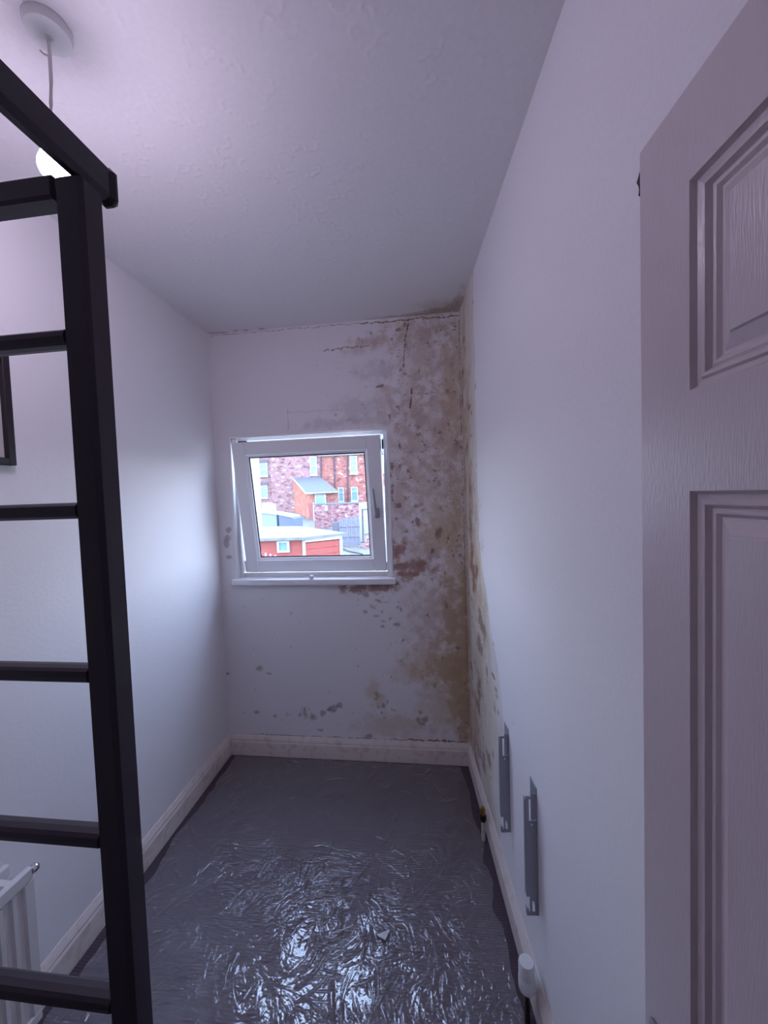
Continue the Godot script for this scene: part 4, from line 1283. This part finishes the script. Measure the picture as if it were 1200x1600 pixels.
	span(st, Vector3(-3.42, -0.45, -18.85) + o, Vector3(-0.5, 0.86, -18.78) + o)
	obj("door", st, M.far_white, h)
	st = start()
	tube(st, [Vector3(-3.46, -0.85, -18.72) + o, Vector3(-3.46, 0.9, -18.72) + o], 0.03, 6)
	obj("drain", st, M.stone_lintel, h)
	# broken end of a low brick wall below it
	h = base("low_brick_wall", Vector3(-2.9, -1.1, -17.3))
	tag(h, "broken low brick wall end below the white garage", "wall")
	o = -h.position
	for q in [[-3.32, -2.4, -0.92], [-3.20, -2.4, -0.78], [-3.10, -2.4, -0.64], [-3.16, -2.4, -0.50]]:
		st = start()
		span(st, Vector3(q[0], q[2] - (0.5 if q[2] < -0.9 else 0.135), -17.5) + o, Vector3(q[1], q[2], -17.25) + o, 0.01)
		obj("brick_course", st, M.brick_wall_mixed, h)
	# --- timber fence panel
	h = base("garden_fence", Vector3(-4.05, -0.8, -17.75))
	tag(h, "grey boarded fence panel left of the white garage", "fence")
	o = -h.position
	for i in 9:
		st = start()
		var fx := -4.55 + i * 0.122
		span(st, Vector3(fx, -0.95, -17.77) + o, Vector3(fx + 0.112, 0.44 + 0.02 * i, -17.74 + 0.012 * (i % 2)) + o)
		obj("board", st, M.grey_timber, h)
	for y in [-0.5, 0.05]:
		st = start()
		span(st, Vector3(-4.56, y, -17.73) + o, Vector3(-3.45, y + 0.08, -17.69) + o)
		obj("rail", st, M.grey_timber, h)
	st = start()
	span(st, Vector3(-4.95, -0.9, -18.0) + o, Vector3(-4.60, 0.30, -17.78) + o)
	obj("gate_post", st, M.stone_lintel, h)
	# --- sheds in the left-hand yard
	h = base("pale_shed", Vector3(-9.4, -0.8, -20.2))
	tag(h, "pale boarded shed with white roof edge behind the flat-roofed garage", "shed")
	o = -h.position
	st = start()
	extrude(st, [Vector3(-10.1, -0.8, -19.75) + o, Vector3(-8.85, -0.8, -19.75) + o, Vector3(-8.85, 0.70, -19.75) + o, Vector3(-10.1, 0.92, -19.75) + o], Vector3(0, 0, -1.5))
	obj("body", st, M.pale_blue, h)
	st = start()
	extrude(st, [Vector3(-10.15, 0.92, -19.70) + o, Vector3(-8.80, 0.70, -19.70) + o, Vector3(-8.80, 0.79, -19.70) + o, Vector3(-10.15, 1.01, -19.70) + o], Vector3(0, 0, -1.6))
	obj("roof", st, M.far_white, h)
	h = base("blue_shed", Vector3(-8.2, -0.8, -20.2))
	tag(h, "blue boarded shed with white roof edge in the left yard", "shed")
	o = -h.position
	st = start()
	extrude(st, [Vector3(-8.70, -0.8, -19.75) + o, Vector3(-7.75, -0.8, -19.75) + o, Vector3(-7.75, 0.46, -19.75) + o, Vector3(-8.70, 0.70, -19.75) + o], Vector3(0, 0, -1.5))
	obj("body", st, M.blue_board, h)
	st = start()
	extrude(st, [Vector3(-8.74, 0.70, -19.70) + o, Vector3(-7.90, 0.52, -19.70) + o, Vector3(-7.90, 0.59, -19.70) + o, Vector3(-8.74, 0.77, -19.70) + o], Vector3(0, 0, -1.6))
	obj("roof", st, M.far_white, h)
	h = base("white_tank", Vector3(-9.75, -0.8, -21.6))
	tag(h, "white boxy tank standing behind the pale shed", "tank")
	o = -h.position
	st = start()
	span(st, Vector3(-10.6, -0.8, -22.6) + o, Vector3(-10.0, 1.36, -21.6) + o, 0.06)
	obj("body", st, M.far_white, h)
	st = start()
	span(st, Vector3(-10.45, 1.36, -22.4) + o, Vector3(-10.15, 1.44, -21.8) + o, 0.02)
	obj("lid", st, M.far_white, h)
	# --- flat-roofed garage nearest to us
	h = base("flat_roofed_garage", Vector3(-3.9, -1.8, -10.0))
	tag(h, "red garage with a pale flat felt roof below the window", "garage")
	o = -h.position
	var roof := [Vector3(-5.6, 0.45, -8.02), Vector3(-3.3, 0.45, -8.11), Vector3(-2.27, 0.45, -9.15), Vector3(-4.89, 0.45, -12.45), Vector3(-7.4, 0.45, -12.9)]
	st = start()
	var rp := []
	for v in roof:
		rp.append(v + o)
	extrude(st, rp, Vector3(0, 0.08, 0))
	obj("roof", st, M.felt_roof, h)
	st = start()
	extrude(st, [Vector3(-5.55, -2.0, -8.2) + o, Vector3(-3.32, -2.0, -8.28) + o, Vector3(-3.32, -2.0, -8.5) + o, Vector3(-4.7, -2.0, -12.2) + o, Vector3(-7.2, -2.0, -12.6) + o], Vector3(0, 2.449, 0))
	obj("brick_wall", st, M.red_boards, h)
	# boarded side, plank by plank
	var A := Vector3(-3.30, 0, -8.25)
	var Bp := Vector3(-2.42, 0, -9.05)
	for i in 13:
		st = start()
		var y0 := -2.0 + i * 0.18
		var nrm := Vector3((Bp - A).z, 0, -(Bp - A).x).normalized()
		if nrm.z < 0:
			nrm = -nrm
		extrude(st, [A + Vector3(0, y0, 0) + o, Bp + Vector3(0, y0, 0) + o, Bp + Vector3(0, y0 + 0.172, 0) + o, A + Vector3(0, y0 + 0.172, 0) + o], nrm * (-0.04 - 0.006 * (i % 2)))
		obj("board", st, M.red_boards, h)
	st = start()
	extrude(st, [A + Vector3(-0.03, -2.0, -0.05) + o, Bp + Vector3(0, -2.0, -0.05) + o, Vector3(-4.7, -2.0, -12.2) + o], Vector3(0, 2.43, 0))
	obj("core", st, M.red_boards, h)
	for q in [[A, 0.05], [Bp, 0.045]]:
		st = start()
		var c: Vector3 = q[0]
		span(st, c + Vector3(-0.04, -2.0, -0.02) + o, c + Vector3(0.04, 0.449, 0.05) + o)
		obj("corner_post", st, M.far_cream, h)
	st = start()
	extrude(st, [A + Vector3(0, 0.37, 0.05) + o, Bp + Vector3(0, 0.37, 0.05) + o, Bp + Vector3(0, 0.449, 0.05) + o, A + Vector3(0, 0.449, 0.05) + o], Vector3(0, 0, -0.05))
	obj("fascia", st, M.far_white, h)
	st = start()
	for s in [[Vector3(-4.08, 0.10, -8.26), Vector3(-3.72, 0.15, -8.18)], [Vector3(-4.08, 0.38, -8.26), Vector3(-3.72, 0.43, -8.18)], [Vector3(-4.08, 0.15, -8.26), Vector3(-4.02, 0.38, -8.18)], [Vector3(-3.78, 0.15, -8.26), Vector3(-3.72, 0.38, -8.18)]]:
		span(st, s[0] + o, s[1] + o)
	var wf := obj("window", st, M.far_white, h)
	st = start()
	span(st, Vector3(-4.02, 0.15, -8.27) + o, Vector3(-3.78, 0.38, -8.22) + o)
	obj("pane", st, M.far_glass, wf)
	# --- white trellis by the garage
	h = base("white_trellis", Vector3(-3.9, -1.9, -6.9))
	tag(h, "white lattice garden trellis in front of the red garage", "trellis")
	o = -h.position
	for i in 8:
		st = start()
		var tx := -4.12 + i * 0.125
		span(st, Vector3(tx, -1.9, -6.92) + o, Vector3(tx + 0.035, 0.34 - 0.03 * i, -6.90) + o)
		obj("slat", st, M.far_white, h)
	for y in [0.22, 0.08, -0.06, -0.2]:
		st = start()
		span(st, Vector3(-4.14, y - 0.03, -6.90) + o, Vector3(-3.2, y - 0.06, -6.885) + o)
		obj("rail", st, M.far_white, h)
	# --- hose across the paving
	st = start()
	var pts := []
	for i in 12:
		var t := i / 11.0
		var hx := lerpf(-4.3, -3.0, t)
		var hz := lerpf(-17.2, -15.7, t) + 0.12 * sin(t * 5.0)
		pts.append(Vector3(hx, -2.7 + 0.0846 * (2.2 - hz) + 0.04, hz))
	tube(st, pts, 0.035, 6)
	var hs := obj("garden_hose", st, M.dark_pipe)
	tag(hs, "dark hose lying across the pale paved yard", "hose")
